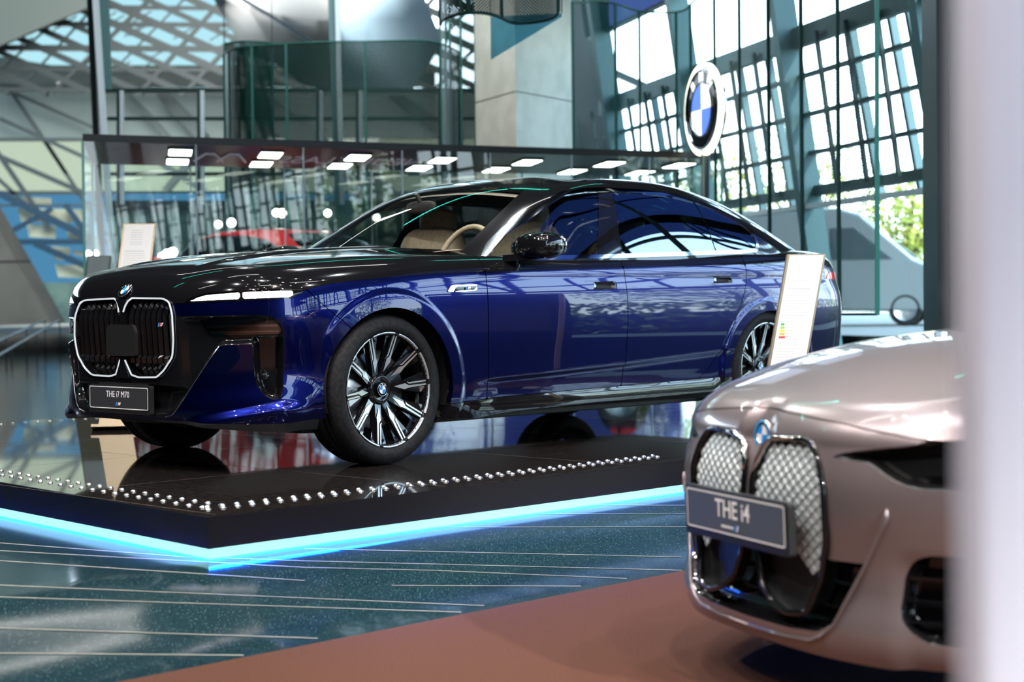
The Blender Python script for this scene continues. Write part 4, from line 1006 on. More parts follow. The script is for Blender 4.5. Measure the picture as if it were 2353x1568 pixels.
st=Part();st.lathe([(0,.0075),(.006,.0070),(.0105,.004),(.0125,.0)],M['stud'],12);sm_=st.mesh('floor_stud')
def stud(v,i):
    o=bpy.data.objects.new('floor_stud',sm_);C.objects.link(o);o.parent=plat;o.location=loc(v,PT+.002)
studs=[]
for k in range(40):
    for r,(dy,dx) in enumerate(((0,0),(.066,-.045))):
        studs.append(cw(-.70+.07*k+dx,1.635+dy+.003*k*.07/.07*.25,0))
for k in range(22):
    y=1.63-.1*k
    for dx in (0,.09): studs.append(cw(-.63-dx-.0912*(y-1.63)-.0,y,0))
for k in range(12): studs.append(cw(1.05+.095*k,-3.38,0))
cam0=Vector((0,0,0));studs.sort(key=lambda v:v.length)
for i,v in enumerate(studs[:100]): stud(v,i)
ms=Part()
for v in studs[100:]: ms.lathe([(0,.0075),(.006,.0070),(.0105,.004),(.0125,.0)],M['stud'],12,Matrix.Translation(loc(v,PT+.002)))
ms.build('floor_stud',plat,kind='stuff')
# ================= cars =================
so=cw(0,0,PT)
sed=build_sedan(tuple(so),TH)
th4=.392;cpx=build_coupe((.625+0,4.405,.004),th4)
# ================= display stands =================
def stand(bottom,top,w,label,name='info_stand'):
    b=Vector(bottom);t=Vector(top);ax=(t-b).normalized()
    r=Vector((1,.12,0)).normalized();n=ax.cross(r).normalized()
    if n.y>0: n=-n
    e=empty(name,tuple(b),0,label,'info stand')
    L=(t-b).length
    mx=basis((0,0,0),tuple(r),tuple(ax),tuple(-n if False else n))
    p=Part();p.prism([(-w/2,0),(w/2,0),(w/2,L),(-w/2,L)],-.03,0,M['bronze'],mx);p.box((0,.008,0),(w*1.3,.016,.2),M['bronze'],mx);p.build('stand_post',e)
    p=Part();h=.66;y0=L-h-.01;p.prism([(-w/2+.012,y0),(w/2-.012,y0),(w/2-.012,L-.008),(-w/2+.012,L-.008)],0,.004,M['sheet'],mx);so_=p.build('printed_sheet',e)
    p=Part();rng=random.Random(5);W_=w-.06
    def ln(x,y,l,hh=.0022): p.prism([(x,y),(x+l,y),(x+l,y+hh),(x,y+hh)],.004,.0045,M['ink'],mx)
    x0=-W_/2
    for k in range(34):
        y=L-.05-k*.0165
        if k in (7,8): continue
        ln(x0+(.03 if k<7 else 0),y,W_*(.50 if k<7 else rng.uniform(.6,.98))*(.6 if 18<k<26 else 1),.0035 if k==9 else .002)
    p.build('print_lines',so_)
    p=Part()
    for k,c in enumerate(((.05,.45,.12),(.3,.6,.1),(.85,.75,.05),(.85,.45,.05),(.75,.08,.1))):
        cc=M.setdefault('en%d'%k,mat('energy class colour',c,.5));y=L-.40-k*.018;p.prism([(x0,y),(x0+.018+k*.004,y),(x0+.018+k*.004,y+.012),(x0,y+.012)],.004,.0048,cc,mx)
    p.build('energy_label',so_)
    return e
stand(ground(1778,1022,PT),at(1854,584,9.0),.215,'white spec board standing in front of the blue sedan\'s rear wheel')
stand(ground(264,988,PT),at(321,514,11.0),.215,'white spec board seen above the blue sedan\'s nose, left of the red car')
b0=at(228,588,15.2);stand((b0.x-.16,b0.y-.1,FLZ),b0,.215,'smaller spec board furthest left, beside the showcase corner')
# ================= glass showcase =================
ZC=2.75
FL=ground(190,325,ZC);FR=ground(1658,366,ZC);BR=ground(1500,388,ZC);BL=ground(212,377,ZC)
BR=FR+(BL-FL)*.98
o=FL;sc=empty('glass_showcase',tuple(Vector((o.x,o.y,0))),0,'long glass showcase with black canopy and square light panels','showcase')
lo=lambda v,z=None:(v.x-o.x,v.y-o.y,v.z if z is None else z)
p=Part();q=[FL,FR,BR,BL];p.add([lo(v,ZC) for v in q]+[lo(v,ZC+.075) for v in q],[(3,2,1,0),(4,5,6,7)]+[(i,(i+1)%4,4+(i+1)%4,4+i) for i in range(4)],M['canopy'],False);p.build('canopy',sc)
ux=(FR-FL).normalized();uy=(BL-FL).normalized()
for row in ([(414,351),(621,357),(821,363),(1016,369),(1211,374),(1400,378),(1560,381)],[(408,372),(600,378),(781,382),(963,387),(1140,391),(1315,395),(1470,398)]):
    for a in row:
        c=ground(*a,ZC-.02);p=Part();k=rnd([(-.12,-.33),(.12,-.33),(.12,.33),(-.12,.33)],.03)
        mx=basis(lo(c),(ux.x,ux.y,0),(uy.x,uy.y,0),(0,0,1));p.prism((k*1.12).tolist(),.0,.02,M['darkpost'],mx);p.prism(k.tolist(),-.004,0,M['panel'],mx);p.build('light_panel',sc)
def wallpane(a,b,z0,z1,mt,name,par,t=.012,og=None):
    d=(b-a);d.z=0;d.normalize();n=Vector((-d.y,d.x,0))*t/2;g_=og or Vector((0,0,0));P=Part()
    V=[(a-n-g_),(b-n-g_),(b+n-g_),(a+n-g_)];P.add([(v.x,v.y,z0) for v in V]+[(v.x,v.y,z1) for v in V],[(0,3,2,1),(4,5,6,7)]+[(i,(i+1)%4,4+(i+1)%4,4+i) for i in range(4)],mt,False)
    return P.build(name,par)
og=Vector((o.x,o.y,0))
def wp1(a,b,z0,z1,mt,name):
    P=Part();A,B_=a-og,b-og;P.add([(A.x,A.y,z0),(B_.x,B_.y,z0),(B_.x,B_.y,z1),(A.x,A.y,z1)],[(0,1,2,3)],mt,False);return P.build(name,sc)
cuts=[0,.155,.31,.46,.60,.735,.87,1.0]
for i in range(7):
    a=FL.lerp(FR,cuts[i]);b=FL.lerp(FR,cuts[i+1]);wp1(a,b,.18,ZC,M['glass'],'glass_pane')
    a2=BL.lerp(BR,cuts[i]);b2=BL.lerp(BR,cuts[i+1]);wp1(a2,b2,.18,ZC,M['glass'],'glass_pane')
    if i:
        wallpane(a-ux*.006,a+ux*.006,.18,ZC,M['steelw'],'glass_joint',sc,.02,og);wallpane(a2-ux*.006,a2+ux*.006,.18,ZC,M['steelw'],'glass_joint',sc,.02,og)
wp1(FL,BL,.18,ZC,M['glass'],'glass_pane');wp1(FR,BR,.18,ZC,M['glass'],'glass_pane')
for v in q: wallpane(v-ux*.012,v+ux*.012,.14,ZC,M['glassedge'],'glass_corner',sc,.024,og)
p=Part();p.add([lo(v,FLZ) for v in q]+[lo(v,.18) for v in q],[(4,5,6,7)]+[(i,(i+1)%4,4+(i+1)%4,4+i) for i in range(4)],M['fascia'],False);p.build('showcase_base',sc)
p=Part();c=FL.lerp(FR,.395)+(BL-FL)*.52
M['letter']=mat('reflected sign lettering',(.30,.27,.31),.5,emit=(.5,.45,.5),es=.22)  # mirror image of a sign, painted as glowing letters under the canopy
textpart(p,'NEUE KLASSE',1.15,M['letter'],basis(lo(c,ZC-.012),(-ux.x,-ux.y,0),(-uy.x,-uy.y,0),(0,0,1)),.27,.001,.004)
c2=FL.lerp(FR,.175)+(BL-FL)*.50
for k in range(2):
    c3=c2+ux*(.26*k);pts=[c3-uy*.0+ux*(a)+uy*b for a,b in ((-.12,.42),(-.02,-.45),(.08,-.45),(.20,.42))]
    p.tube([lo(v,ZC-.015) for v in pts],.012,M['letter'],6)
p.build('reflected_lettering',sc)
# cars behind
RC=at(322,700,22.5)
pd=Part();pd.prism([tuple((Vector((RC.x,RC.y,0))+Vector((a*math.cos(-.66)+b*math.sin(-.66)*-1,a*math.sin(-.66)+b*math.cos(-.66),0))).xy) for a,b in ((.35,-.85),(4.6,-.85),(4.6,.85),(.35,.85))],FLZ,.42,M['slab']);pd.build('display_plinth',label='low grey plinth under the red car',cat='platform')
build_plain_car((RC.x,RC.y,.42),-.66,M['red'],'red sport utility car parked behind the glass showcase','r' and .84,1.18,1.66)
BC=FL.lerp(FR,.345)+(BL-FL)*.42
build_plain_car((BC.x,BC.y,.185),math.atan2(ux.y,ux.x),M['bluecar'],'violet blue car standing inside the glass showcase, seen through the windscreen',.80,1.12,1.62)
# ================= round lamps =================
GL=[(502,516,.05,'left one of the bright pair above the red car'),(532,512,.06,'right and larger one of the bright pair above the red car'),(203,583,.045,'left one of two dots above the smallest spec board'),(219,583,.045,'right one of two dots above the smallest spec board'),(372,590,.055,'leftmost lamp of the cluster at the red car windscreen'),(384,584,.065,'middle lamp of the cluster at the red car windscreen'),(397,580,.065,'right lamp of the cluster at the red car windscreen'),(635,489,.055,'left lamp of the close pair above the red car tail'),(648,490,.06,'right lamp of the close pair above the red car tail'),(753,490,.05,'single lamp just left of the sedan windscreen pillar'),(865,500,.055,'lamp seen through the sedan windscreen')]
for x,y,r,lb in GL:
    Y=22.9 if x<1000 else 22;v=at(x,y,Y);e=empty('globe_lamp',(v.x,v.y,FLZ),0,'small round glowing lamp, '+lb,'lamp','globe lamps behind the showcase')
    p=Part();p.ball((0,0,v.z-FLZ),(r,r,r),M['bulb'],14,8);p.build('globe',e);p=Part();p.tube([(0,0,0),(0,0,v.z-FLZ-r)],.012,M['steeld'],8);p.build('lamp_pole',e)
# ================= concrete pier, columns, post =================
A=at(1190,700,22);Lp=at(1098,700,23.2);Rp=at(1322,700,23.2);Bp=Lp+Rp-A
p=Part();p.add([(v.x,v.y,0) for v in (A,Rp,Bp,Lp)]+[(v.x,v.y,9.5) for v in (A,Rp,Bp,Lp)],[(i,(i+1)%4,4+(i+1)%4,4+i) for i in range(4)]+[(4,5,6,7)],M['concrete'],False)
for z in (1.9,3.95,6.1):
    for a,b in ((A,Rp),(Lp,A)):
        d=(b-a).normalized();n=Vector((d.y,-d.x,0))*.003
        p.add([(a.x+n.x,a.y+n.y,z),(b.x+n.x,b.y+n.y,z),(b.x+n.x,b.y+n.y,z+.012),(a.x+n.x,a.y+n.y,z+.012)],[(0,1,2,3)],M['concd'],False)
p.build('concrete_pier',label='tall square concrete pier rising behind the showcase',cat='pillar')
a=at(2172,700,14.5);p=Part();p.box((a.x,a.y,4.6),(.26,.5,9.2),M['darkpost']);p.box((a.x-.0,a.y-.26,4.6),(.05,.04,9.2),M['steeld']);p.build('steel_column',label='dark square steel column right of the van',cat='column')
a=at(2190,700,14.7);b=at(2560,700,14.7);p=Part();p.box(((a.x+b.x)/2,14.7,4.7),(b.x-a.x,.2,9.1),M['darkpost']);p.build('dark_panel',label='tall dark wall behind the blurred post, right of the steel column',cat='wall')
p=Part();a=at(2283,700,1.04);k=rnd([(-.0185,-.03),(.0185,-.03),(.0185,.03),(-.0185,.03)],.008,5);p.prism(k.tolist(),0,2.9,M['post'],Matrix.Translation((a.x,a.y,0)),False);p.prism([(.0186,.0),(.030,.0),(.030,.03),(.0186,.03)],0,2.9,M['darkpost'],Matrix.Translation((a.x,a.y,0)));p.build('near_post',label='blurred pale lilac post close to the camera',cat='post')
# ================= facade to the right =================
fd=Vector((-.28,.96,0)).normalized();fn=Vector((-fd.y,fd.x,0))
if fn.x>0: fn=-fn
def Fp(t,z,k=.16): 
    b=Vector((5.02,18,0))+fd*t+fn*(k*z*.9);return Vector((b.x,b.y,z))
p=Part()
for i in range(-9,4):
    t=-.15+3.3*i;p.bar(Fp(t,-.1),Fp(t+.0,9.4),.16,.30,M['steel'],up=tuple(fn))
for z,h in ((2.50,.13),(2.98,.045),(3.46,.045),(3.94,.045),(4.42,.26),(5.6,.05),(6.9,.05),(8.2,.05)):
    p.bar(Fp(-30,z)-fn*.10,Fp(10.5,z)-fn*.10,.10,h,M['steeld'])
p.bar(Fp(-30,2.30)+fn*.06,Fp(10.5,2.30)+fn*.06,.10,.06,M['steelw'])
for i in range(-9,4):
    for dt in (1.0,1.75,2.5): p.bar(Fp(-.15+3.3*i+dt,2.5),Fp(-.15+3.3*i+dt,4.4),.05,.05,M['steeld'],up=tuple(fn))
    for dt in (.55,.95,1.9): p.bar(Fp(-.15+3.3*i+dt,2.3)-fn*.25,Fp(-.15+3.3*i+dt+.35,4.5)-fn*.35,.07,.10,M['steel'],up=tuple(fn))
p.build('window_1',kind='structure')
p=Part();p.add([tuple(Fp(-1.2,0)),tuple(Fp(10.5,0)),tuple(Fp(10.5,5.6)),tuple(Fp(-1.2,5.6))],[(0,1,2,3)],M['facglass'],False);p.add([tuple(Fp(-30,0)),tuple(Fp(-1.2,0)),tuple(Fp(-1.2,4.0)),tuple(Fp(-30,4.0))],[(0,1,2,3)],M['facglass'],False);p.build('window_2',kind='structure')
p=Part();p.add([tuple(Fp(-1.2,5.6)),tuple(Fp(10.5,5.6)),tuple(Fp(10.5,9.4)),tuple(Fp(-1.2,9.4))],[(0,1,2,3)],M['dimglass'],False);p.add([tuple(Fp(-30,4.0)),tuple(Fp(-1.2,4.0)),tuple(Fp(-1.2,9.4)),tuple(Fp(-30,9.4))],[(0,1,2,3)],M['dimglass'],False);p.build('window_6',kind='structure')  # upper panes out of view, tinted dark to dim the side window reflections
# end piece between facade and pier
# ================= perforated curtains =================
def curtain(pts,z0,z1,mt,name,label,seams,group=None,sub=6,top=None,uvs=1.0):
    """pts: ground points of the folded sheet"""
    P=np.array([(v.x,v.y) for v in pts]);L=np.r_[0,np.cumsum(np.linalg.norm(np.diff(P,axis=0),axis=1))];f=nspl(L,P);n=(len(pts)-1)*sub+1;tt=np.linspace(0,L[-1],n);Q=f(tt)
    c=Q.mean(0);e=empty(name,(c[0],c[1],0),0,label,'metal curtain',group)
    V=[(x-c[0],y-c[1],z0) for x,y in Q]+[(x-c[0],y-c[1],(z1 if top is None else float(np.interp(t,top[0],top[1])))) for (x,y),t in zip(Q,tt/L[-1])]
    F_=[(i,i+1,n+i+1,n+i) for i in range(n-1)];p=Part();p.add(V,F_,mt,True);o=p.build('perforated_sheet',e)
    uv=o.data.uv_layers.new(name='UVMap')
    for pl in o.data.polygons:
        for li in pl.loop_indices:
            vi=o.data.loops[li].vertex_index;uv.data[li].uv=(tt[vi%n]*uvs,V[vi][2]*uvs)
    for k in seams:
        x,y=np.interp(k,tt/L[-1],Q[:,0])-c[0],np.interp(k,tt/L[-1],Q[:,1])-c[1];zt_=z1 if top is None else float(np.interp(k,top[0],top[1]))
        s=Part();s.bar((x,y,z0),(x,y,zt_),.034,.03,M['scr_edge']);s.build('curtain_seam',e)
    s=Part();s.tube([v for v in V[:n]],.014,M['scr_edge'],6);s.build('hem_rail',e);s=Part();s.tube([v for v in V[n:]],.014,M['scr_edge'],6);s.build('top_rail',e)
    for vv_ in (V[n],V[2*n-1]):
        if vv_[2]<9.5: s=Part();s.tube([vv_,(vv_[0],vv_[1],9.6)],.005,M['steeld'],5);s.build('hanger_wire',e)
    return e
cp3=[at(a,700,Y) for a,Y in ((523,24.0),(560,23.4),(632,23.2),(760,23.0),(880,23.0),(985,23.0),(1022,23.3),(1060,24.0))]
curtain(cp3,1.2,at(700,97,23).z,M['screen'],'metal_curtain','dark green perforated curtain panel hanging above the showcase',(0,.07,.20,.315,.57,.83,1.0))
cp4=[at(a,700,Y) for a,Y in ((526,24.4),(578,24.2),(634,24.4))]
curtain(cp4,1.2,at(600,97,24.3).z,M['screen'],'metal_curtain','narrow rear layer at the left edge of the dark green curtain',(0,.5,1))
cp5=[at(a,700,Y) for a,Y in ((1018,24.3),(1050,23.8),(1098,24.0))]
curtain(cp5,1.2,8.0,M['screen'],'metal_curtain','tall narrow dark curtain beside the concrete pier',(0,.35,.5,.75,1))
pr=[(1322,21.4),(1345,21.0),(1420,20.4),(1475,20.7),(1560,20.6),(1592,20.0),(1647,18.8),(1704,17.4),(1770,15.8),(1845,15.2),(1929,14.7),(2016,14.3)]
cp6=[at(a,700,Y) for a,Y in pr];Pq=np.array([(v.x,v.y) for v in cp6]);Lq=np.r_[0,np.cumsum(np.linalg.norm(np.diff(Pq,axis=0),axis=1))];Lq/=Lq[-1]
zt6=[at(a,b,Y).z for (a,Y),b in zip(pr,(5,5,8,25,28,10,-20,-60,-60,-60,-60,-60))]
cur=curtain(cp6,at(2016,722,14.3).z,5.5,M['screen2'],'metal_curtain','broad folded teal perforated curtain in front of the window wall',Lq[[0,2,3,4,5,6,7,8,9,10]].tolist(),top=(Lq,zt6))
v=cp6[-1];p=Part();c=cur.location;p.bar((v.x-c.x,v.y-c.y,at(2016,724,14.3).z),(v.x-c.x+.02,v.y-c.y,5.2),.035,.04,M['glassedge']);p.build('glass_edge',cur)
pr=[(1020,15.6),(1040,15.2),(1098,15.0),(1150,15.2),(1200,15.6),(1250,15.5),(1290,15.0)]
curtain([at(a,700,Y) for a,Y in pr],at(1100,38,15.2).z,5.6,M['screen'],'metal_curtain','curved dark curtain hanging in at the top edge beside the pier',(0,.3,.5,1))
p=Part();t3=[at(1127,38,16),at(1291,30,16),at(1291,38,16),at(1128,137,16)]
p.add([tuple(v) for v in t3]+[(v.x,v.y+.02,v.z) for v in t3],[(0,1,2,3),(7,6,5,4),(0,3,7,4),(3,2,6,7)],M['sail'],False);p.tube([t3[0],(t3[0].x,t3[0].y,9.6)],.006,M['steeld'],5);p.tube([t3[1],(t3[1].x,t3[1].y,9.6)],.006,M['steeld'],5);p.build('blue_sail',label='triangular blue glass sail hanging in front of the pier',cat='glass sail')
# ================= roundel sign =================
v=at(1620,252,18.5);e=empty('roundel_sign',(v.x,v.y,0),0,'upright round blue and white sign with glowing ring above the canopy end','sign')
nz=Vector((-.50,-.865,0)).normalized();a_=math.atan2((1620-1176)/3763,1)
nz=Vector((-math.cos(math.radians(16)),-math.sin(math.radians(16)),0));mx=basis((0,0,v.z),(-nz.y,nz.x,0),(0,0,1),tuple(nz))
p=Part();sv_=(M['rblue'],M['rwhite']);M['rblue'],M['rwhite']=M['sblue'],M['swhite'];wv_=M['white'];M['white']=M['swhite'];roundel(p,.46,mx);M['rblue'],M['rwhite']=sv_;M['white']=wv_;p.build('emblem_disc',e)
p=Part();p.lathe([(.485,-.01),(.485,.04),(.520,.04),(.520,-.01)],M['ringlight'],64,mx,closed=True);p.build('ring_light',e)
p=Part();p.tube([(0,0,0),(0,0,v.z-.5)],.05,M['steeld'],12);p.build('sign_post',e)
# ================= mezzanine behind the showcase =================
mz=Part();Y=26.5
def hb(x0,x1,y,h,mt,Yd=Y): mz.bar(at(x0,y,Yd),at(x1,y,Yd),.12,h,mt)
hb(236,1100,208,.055,M['steeld']);hb(240,1100,273,.05,M['steeld']);hb(250,1100,400,.05,M['steeld']);hb(252,1100,442,.03,M['steel']);hb(252,1100,468,.09,M['steeld'])
for x in (276,461,734,825,1015):
    mz.bar(at(x-4,206,Y-.05),at(x-4,475,Y-.05),.05,.05,M['steeld']);mz.bar(at(x+4,208,Y-.08),at(x+5,470,Y-.08),.06,.05,M['steelw'])
mz.build('balcony_railing',label='black rail frame with pale posts behind the dark curtain',cat='railing')
p=Part();p.add([tuple(at(252,475,Y+.07)),tuple(at(1110,475,Y+.07)),(at(1110,475,Y+.07).x,Y+.3,0),(at(252,475,Y+.07).x,Y+.3,0)],[(0,1,2,3)],M['mezz'] if 'mezz' in M else M.setdefault('mezz',noisy(mat('teal glazed partition',(.05,.12,.12),.45,0,.4),.6,(.03,.085,.095),(.14,.22,.19),.35,.65)),False)
p.build('wall_mezzanine',kind='structure')
p=Part();p.bar(at(205,-60,25),at(236,640,25),.085,.1,M['darkpost']);p.build('leaning_column',label='dark leaning column at left behind the showcase',cat='column')
p=Part();p.bar(at(216,-60,24.8),at(262,650,24.8),.085,.08,M['steelw']);p.bar(at(238,-60,25.2),at(246,205,25.2),.14,.05,M['steel']);p.build('leaning_column',label='pale leaning column right beside the dark one',cat='column')
p=Part();p.bar(at(760,-60,25.5),at(778,470,25.5),.10,.1,M['steel']);p.bar(at(774,-60,25.3),at(786,470,25.3),.07,.07,M['steelw']);p.build('leaning_column',label='teal steel column seen through the dark curtain',cat='column')
# ================= far end of the hall =================
YF=100.
def pan(pts,mt,name,Yd=YF,label=None,cat=None,kind='structure',t=.4):
    V=[at(x,y,Yd) for x,y in pts];n=len(V);P=Part();P.add([tuple(v) for v in V]+[(v.x,v.y+t,v.z) for v in V],[tuple(range(n)),tuple(range(n,2*n))[::-1]]+[(i,(i+1)%n,n+(i+1)%n,n+i) for i in range(n)],mt,False);return P.build(name,label=label,cat=cat,kind=kind)
def pane(pts,mt,name,Yd=YF):
    P=Part();P.add([tuple(at(x,y,Yd)) for x,y in pts],[tuple(range(len(pts)))],mt,False);return P.build(name,kind='structure')
pane([(-400,-300),(950,-300),(950,205),(-400,205)],M['tealglass'],'window_3',YF+5);pane([(950,-300),(1110,-300),(1110,205),(950,205)],M['facglass'],'window_7')
pan([(-400,205),(1110,205),(1110,318),(-400,318)],M['slab'],'wall_far')
pane([(-400,318),(1110,318),(1110,440),(-400,440)],M['warmglass'],'window_4')
pane([(-400,440),(1110,440),(1110,650),(-400,650)],M['blueglass'],'window_5')
pan([(-400,650),(1110,650),(1110,770),(-400,770)],M['mezz'],'wall_far_base')
p=Part();g_=p
M['brace']=mat('grey brace steel',(.035,.050,.054),.5)
def fb(a,b,w,mt,Yd=YF-2):
    mt=M['brace'] if mt is M['steel'] else mt
    p.bar(at(*a,Yd),at(*b,Yd),w*Yd/3763,w*Yd/3763,mt)
fb((-300,199),(520,197),9,M['steel']);fb((-300,321),(230,321),8,M['steel']);fb((-300,443),(260,443),8,M['steel']);fb((-300,472),(260,472),5,M['steel']);fb((-300,556),(260,556),12,M['blueb'] if 'blueb' in M else M.setdefault('blueb',mat('blue painted beam',(.008,.040,.075),.4)))
for a,b,w in (((25,209),(153,400),8),((33,214),(230,300),8),((0,273),(230,378),9),((100,318),(230,520),8),((-20,330),(110,520),10),((0,360),(230,460),11),((60,470),(-60,360),8)): fb(a,b,w,M['steel'])
for a,b,w in (((0,445),(230,560),16),((150,470),(260,620),12),((80,560),(260,640),14),((-100,600),(120,480),10),((190,560),(330,500),9),((330,560),(520,470),10)): fb(a,b,w,M['blueb'])
for a,b,w in (((370,212),(470,320),26),((290,212),(400,330),12),((560,212),(900,470),60),((900,215),(1060,330),26),((480,320),(380,440),16),((600,330),(700,440),20),((300,330),(470,440),14)): fb(a,b,w,M['slabd'] if 'slabd' in M else M.setdefault('slabd',mat('grey brace',(.07,.09,.09),.6)))
p.build('wall_far_braces',kind='structure')
P=Part()
for x0,y0,x1,y1 in ((28,452,118,470),(40,478,190,512),(60,515,128,548),(150,520,205,552),(118,566,160,600),(126,608,205,640),(165,575,200,590)):
    vs=[at(x0,y0,YF-.6),at(x1,y0+4,YF-.6),at(x1,y1,YF-.6),at(x0+8,y1-3,YF-.6)];P.add([tuple(q_) for q_ in vs],[(0,1,2,3)],M.setdefault('palep',mat('painted window patches',(.52,.54,.40),.6)),False)  # opaque pale patches painted in place of bright window glimpses
P.build('wall_far_window_patches',kind='structure')
# roof lattice
p=Part();rg=random.Random(3)
def lb_(a,b,w,mt=None,Yd=YF-6): p.bar(at(*a,Yd),at(*b,Yd),w*Yd/3763,w*Yd/3763,mt or M['steellat'])
M['steellat']=mat('grey lattice steel',(.014,.022,.024),.5)
for k in range(-6,12): 
    x=-200+k*100+rg.uniform(-10,10);lb_((x,-60),(x+620,215),rg.uniform(12,17))
for k in range(6): 
    y=-40+k*46+rg.uniform(-4,4);lb_((-150,y+rg.uniform(-5,12)),(1000,y+rg.uniform(0,25)),rg.uniform(7,13))
for k in range(15):
    x=-260+k*96+rg.uniform(-12,12);lb_((x,215),(x+250+rg.uniform(-40,60),-60),rg.uniform(4,10))
for k in range(34):
    x=rg.uniform(0,950);y=rg.uniform(20,190);l=rg.uniform(25,60);lb_((x,y),(x+l,y-l*.6),3)
p.build('ceiling_lattice',kind='structure')
pan([(-400,-300),(200,-300),(200,18),(120,52),(0,105),(-400,250)],M['greyclad'] if 'greyclad' in M else M.setdefault('greyclad',mat('green grey cladding',(.06,.072,.066),.5)),'ceiling_panel_left',YF-9)
pan([(-400,130),(0,130),(120,150),(1000,150),(1000,199),(-400,199)],M['greyclad'],'ceiling_panel_low',YF+4)
# conical roof surface
def cone(cols,Yd,mt,name):
    V=[];n=len(cols)
    for k,(xt,xb,yb,dy) in enumerate(cols): V+= [tuple(at(xt,-120,Yd+dy)),tuple(at((xt+xb)/2,(yb-120)/2,Yd+dy*.5-1.5)),tuple(at(xb,yb,Yd+dy))]
    P=Part();P.add(V,[(3*i+j,3*i+3+j,3*i+4+j,3*i+1+j) for i in range(n-1) for j in range(2)],mt);return P.build(name,kind='structure')
cone([(425,560,120,0),(500,640,150,3),(600,690,190,6),(700,760,215,9),(800,800,215,9)],60,M['greyroof'],'ceiling_cone')
cone([(765,765,215,9),(830,850,215,6),(900,940,215,3),(930,1018,100,0)],60,M['conebl'] if 'conebl' in M else M.setdefault('conebl',mat('pale blue ceiling cladding',(.26,.36,.44),.45,.1)),'ceiling_cone_blue')
p=Part();p.tube([at(500,-60,58),at(560,0,58),at(640,48,58),at(720,100,58)],.06,M['steelw'],8);p.build('ceiling_rail',kind='structure')
# concrete wedge
W0=[(-260,1),(-260,0)]
p=Part();Yw=108.;a=at(-260,20,Yw);b=at(0,463,Yw);c_=at(172,757,Yw);V=[(a.x,a.y,a.z),(b.x,b.y,b.z),(c_.x,c_.y,0),(a.x,a.y,0)]
V2=[(x,y+5,z) for x,y,z in V];
Yw=80.;a=at(-260,20,Yw);b=at(0,463,Yw);c_=ground(172,700+58,0);c_=Vector(at(172,740,Yw));V=[tuple(a),tuple(b),(c_.x,c_.y,0),(a.x,a.y,0)]
V=[(x,y-3,z) for x,y,z in V];V2=[(x,y+2.5,z) for x,y,z in V]
p.add(V+V2,[(3,2,1,0),(4,5,6,7)]+[(i,(i+1)%4,4+(i+1)%4,4+i) for i in range(4)],M['concd'],False)
zj=at(0,608,Yw).z;p.add([(a.x,Yw-3.02,zj),(at(112,608,Yw).x,Yw-3.02,zj),(at(112,608,Yw).x,Yw-3.02,zj+.08),(a.x,Yw-3.02,zj+.08)],[(0,1,2,3)],M['fascia'],False)
p.build('stair_flank',label='huge grey concrete wedge wall sloping down at far left',cat='wall')
# ================= enclosure =================
p=Part();p.box((-19,8,9.7),(56,50,.2),M['hallceil']);p.build('ceiling',kind='structure')
p=Part();p.box((-46,50,6),(.3,130,14),M['wallmat'] if 'wallmat' in M else M.setdefault('wallmat',mat('dark blue grey wall',(.05,.065,.08),.5)));p.build('wall_left',kind='structure')
p=Part();p.box((-18,-14,4.8),(58,.3,9.6),M['wallmat']);p.build('wall_back',kind='structure')
p=Part();p.box((-23,71,30),(58,76,.3),M['hallceil']);p.box((-23,33.3,19.9),(58,.3,20.4),M['wallmat']);p.build('ceiling_far',kind='structure')
p=Part()
wq=[(1.75,28.6),(.95,30),(1.6,108)]
for (a,b) in zip(wq[:-1],wq[1:]): p.add([(a[0],a[1],0),(b[0],b[1],0),(b[0],b[1],30),(a[0],a[1],30)],[(0,1,2,3)],M['wallmat'],False)
p.build('wall_right_far',kind='structure')
# ================= outside =================
p=Part();p.add([(-.5,38,.56),(60,20,.56),(60,-30,.56),(16,-30,.56),(13,0,.56),(8.2,16,.56),(4,30,.56)],[(0,1,2,3,4,5,6)][::1],M['ground'],False);p.add([(-20,38.2,.56),(80,38.2,.56),(80,90,.56),(-20,90,.56)],[(0,1,2,3)],M['ground'],False);p.build('pavement_terrace',kind='structure')
# van
vn=empty('van',tuple(at(2190,700,36).xy)+(.56,),0,'silver delivery van parked outside behind the teal curtain','van')
def vprof(pts,y0,y1,mt,name,par=vn,bev=.12):
    P=Part();mx=Matrix(((1,0,0,0),(0,0,-1,0),(0,1,0,0),(0,0,0,1)))
    P.prism([(a,b) for a,b in pts],y0,y1,mt,mx);return P.build(name,par,bevel=bev,seg=4)
VP_=[(-5.6,.35),(-5.6,2.35),(-5.3,2.58),(-2.4,2.60),(-1.9,2.45),(-.75,1.45),(-.15,1.18),(0,.95),(.02,.40),(-.1,.3)]
vprof(VP_,-.95,.95,M['van'],'van_body',bev=.16)
vprof([(-1.85,2.36),(-1.95,2.36),(-.86,1.50),(-.72,1.50)],-.80,.80,M['vanglass'],'windscreen',bev=.02)
for sg in (-1,1):
    vprof([(-2.55,1.45),(-2.55,2.15),(-2.02,2.15),(-1.2,1.45)],-.97*1 if sg<0 else .94,-.94 if sg<0 else .97,M['vanglass'],'side_window',bev=.02)
    P=Part();P.ball((-.12,sg*.72,1.0),(.14,.14,.12),M['lampw'],14,8);P.build('headlight',vn)
    for x in (-.95,-4.5): wheel(vn,x,sg*.84,sg,R=.36,rim=.24,wd=.22,full=False,zh=.36)
P=Part();P.box((.02,0,.72),(.05,1.1,.28),M['blackplastic']);P.build('grille',vn,bevel=.02)
P=Part();P.box((-.02,0,.42),(.12,1.8,.22),M['blackplastic']);P.build('bumper',vn,bevel=.04)
vn.rotation_euler=(0,0,math.radians(-18))
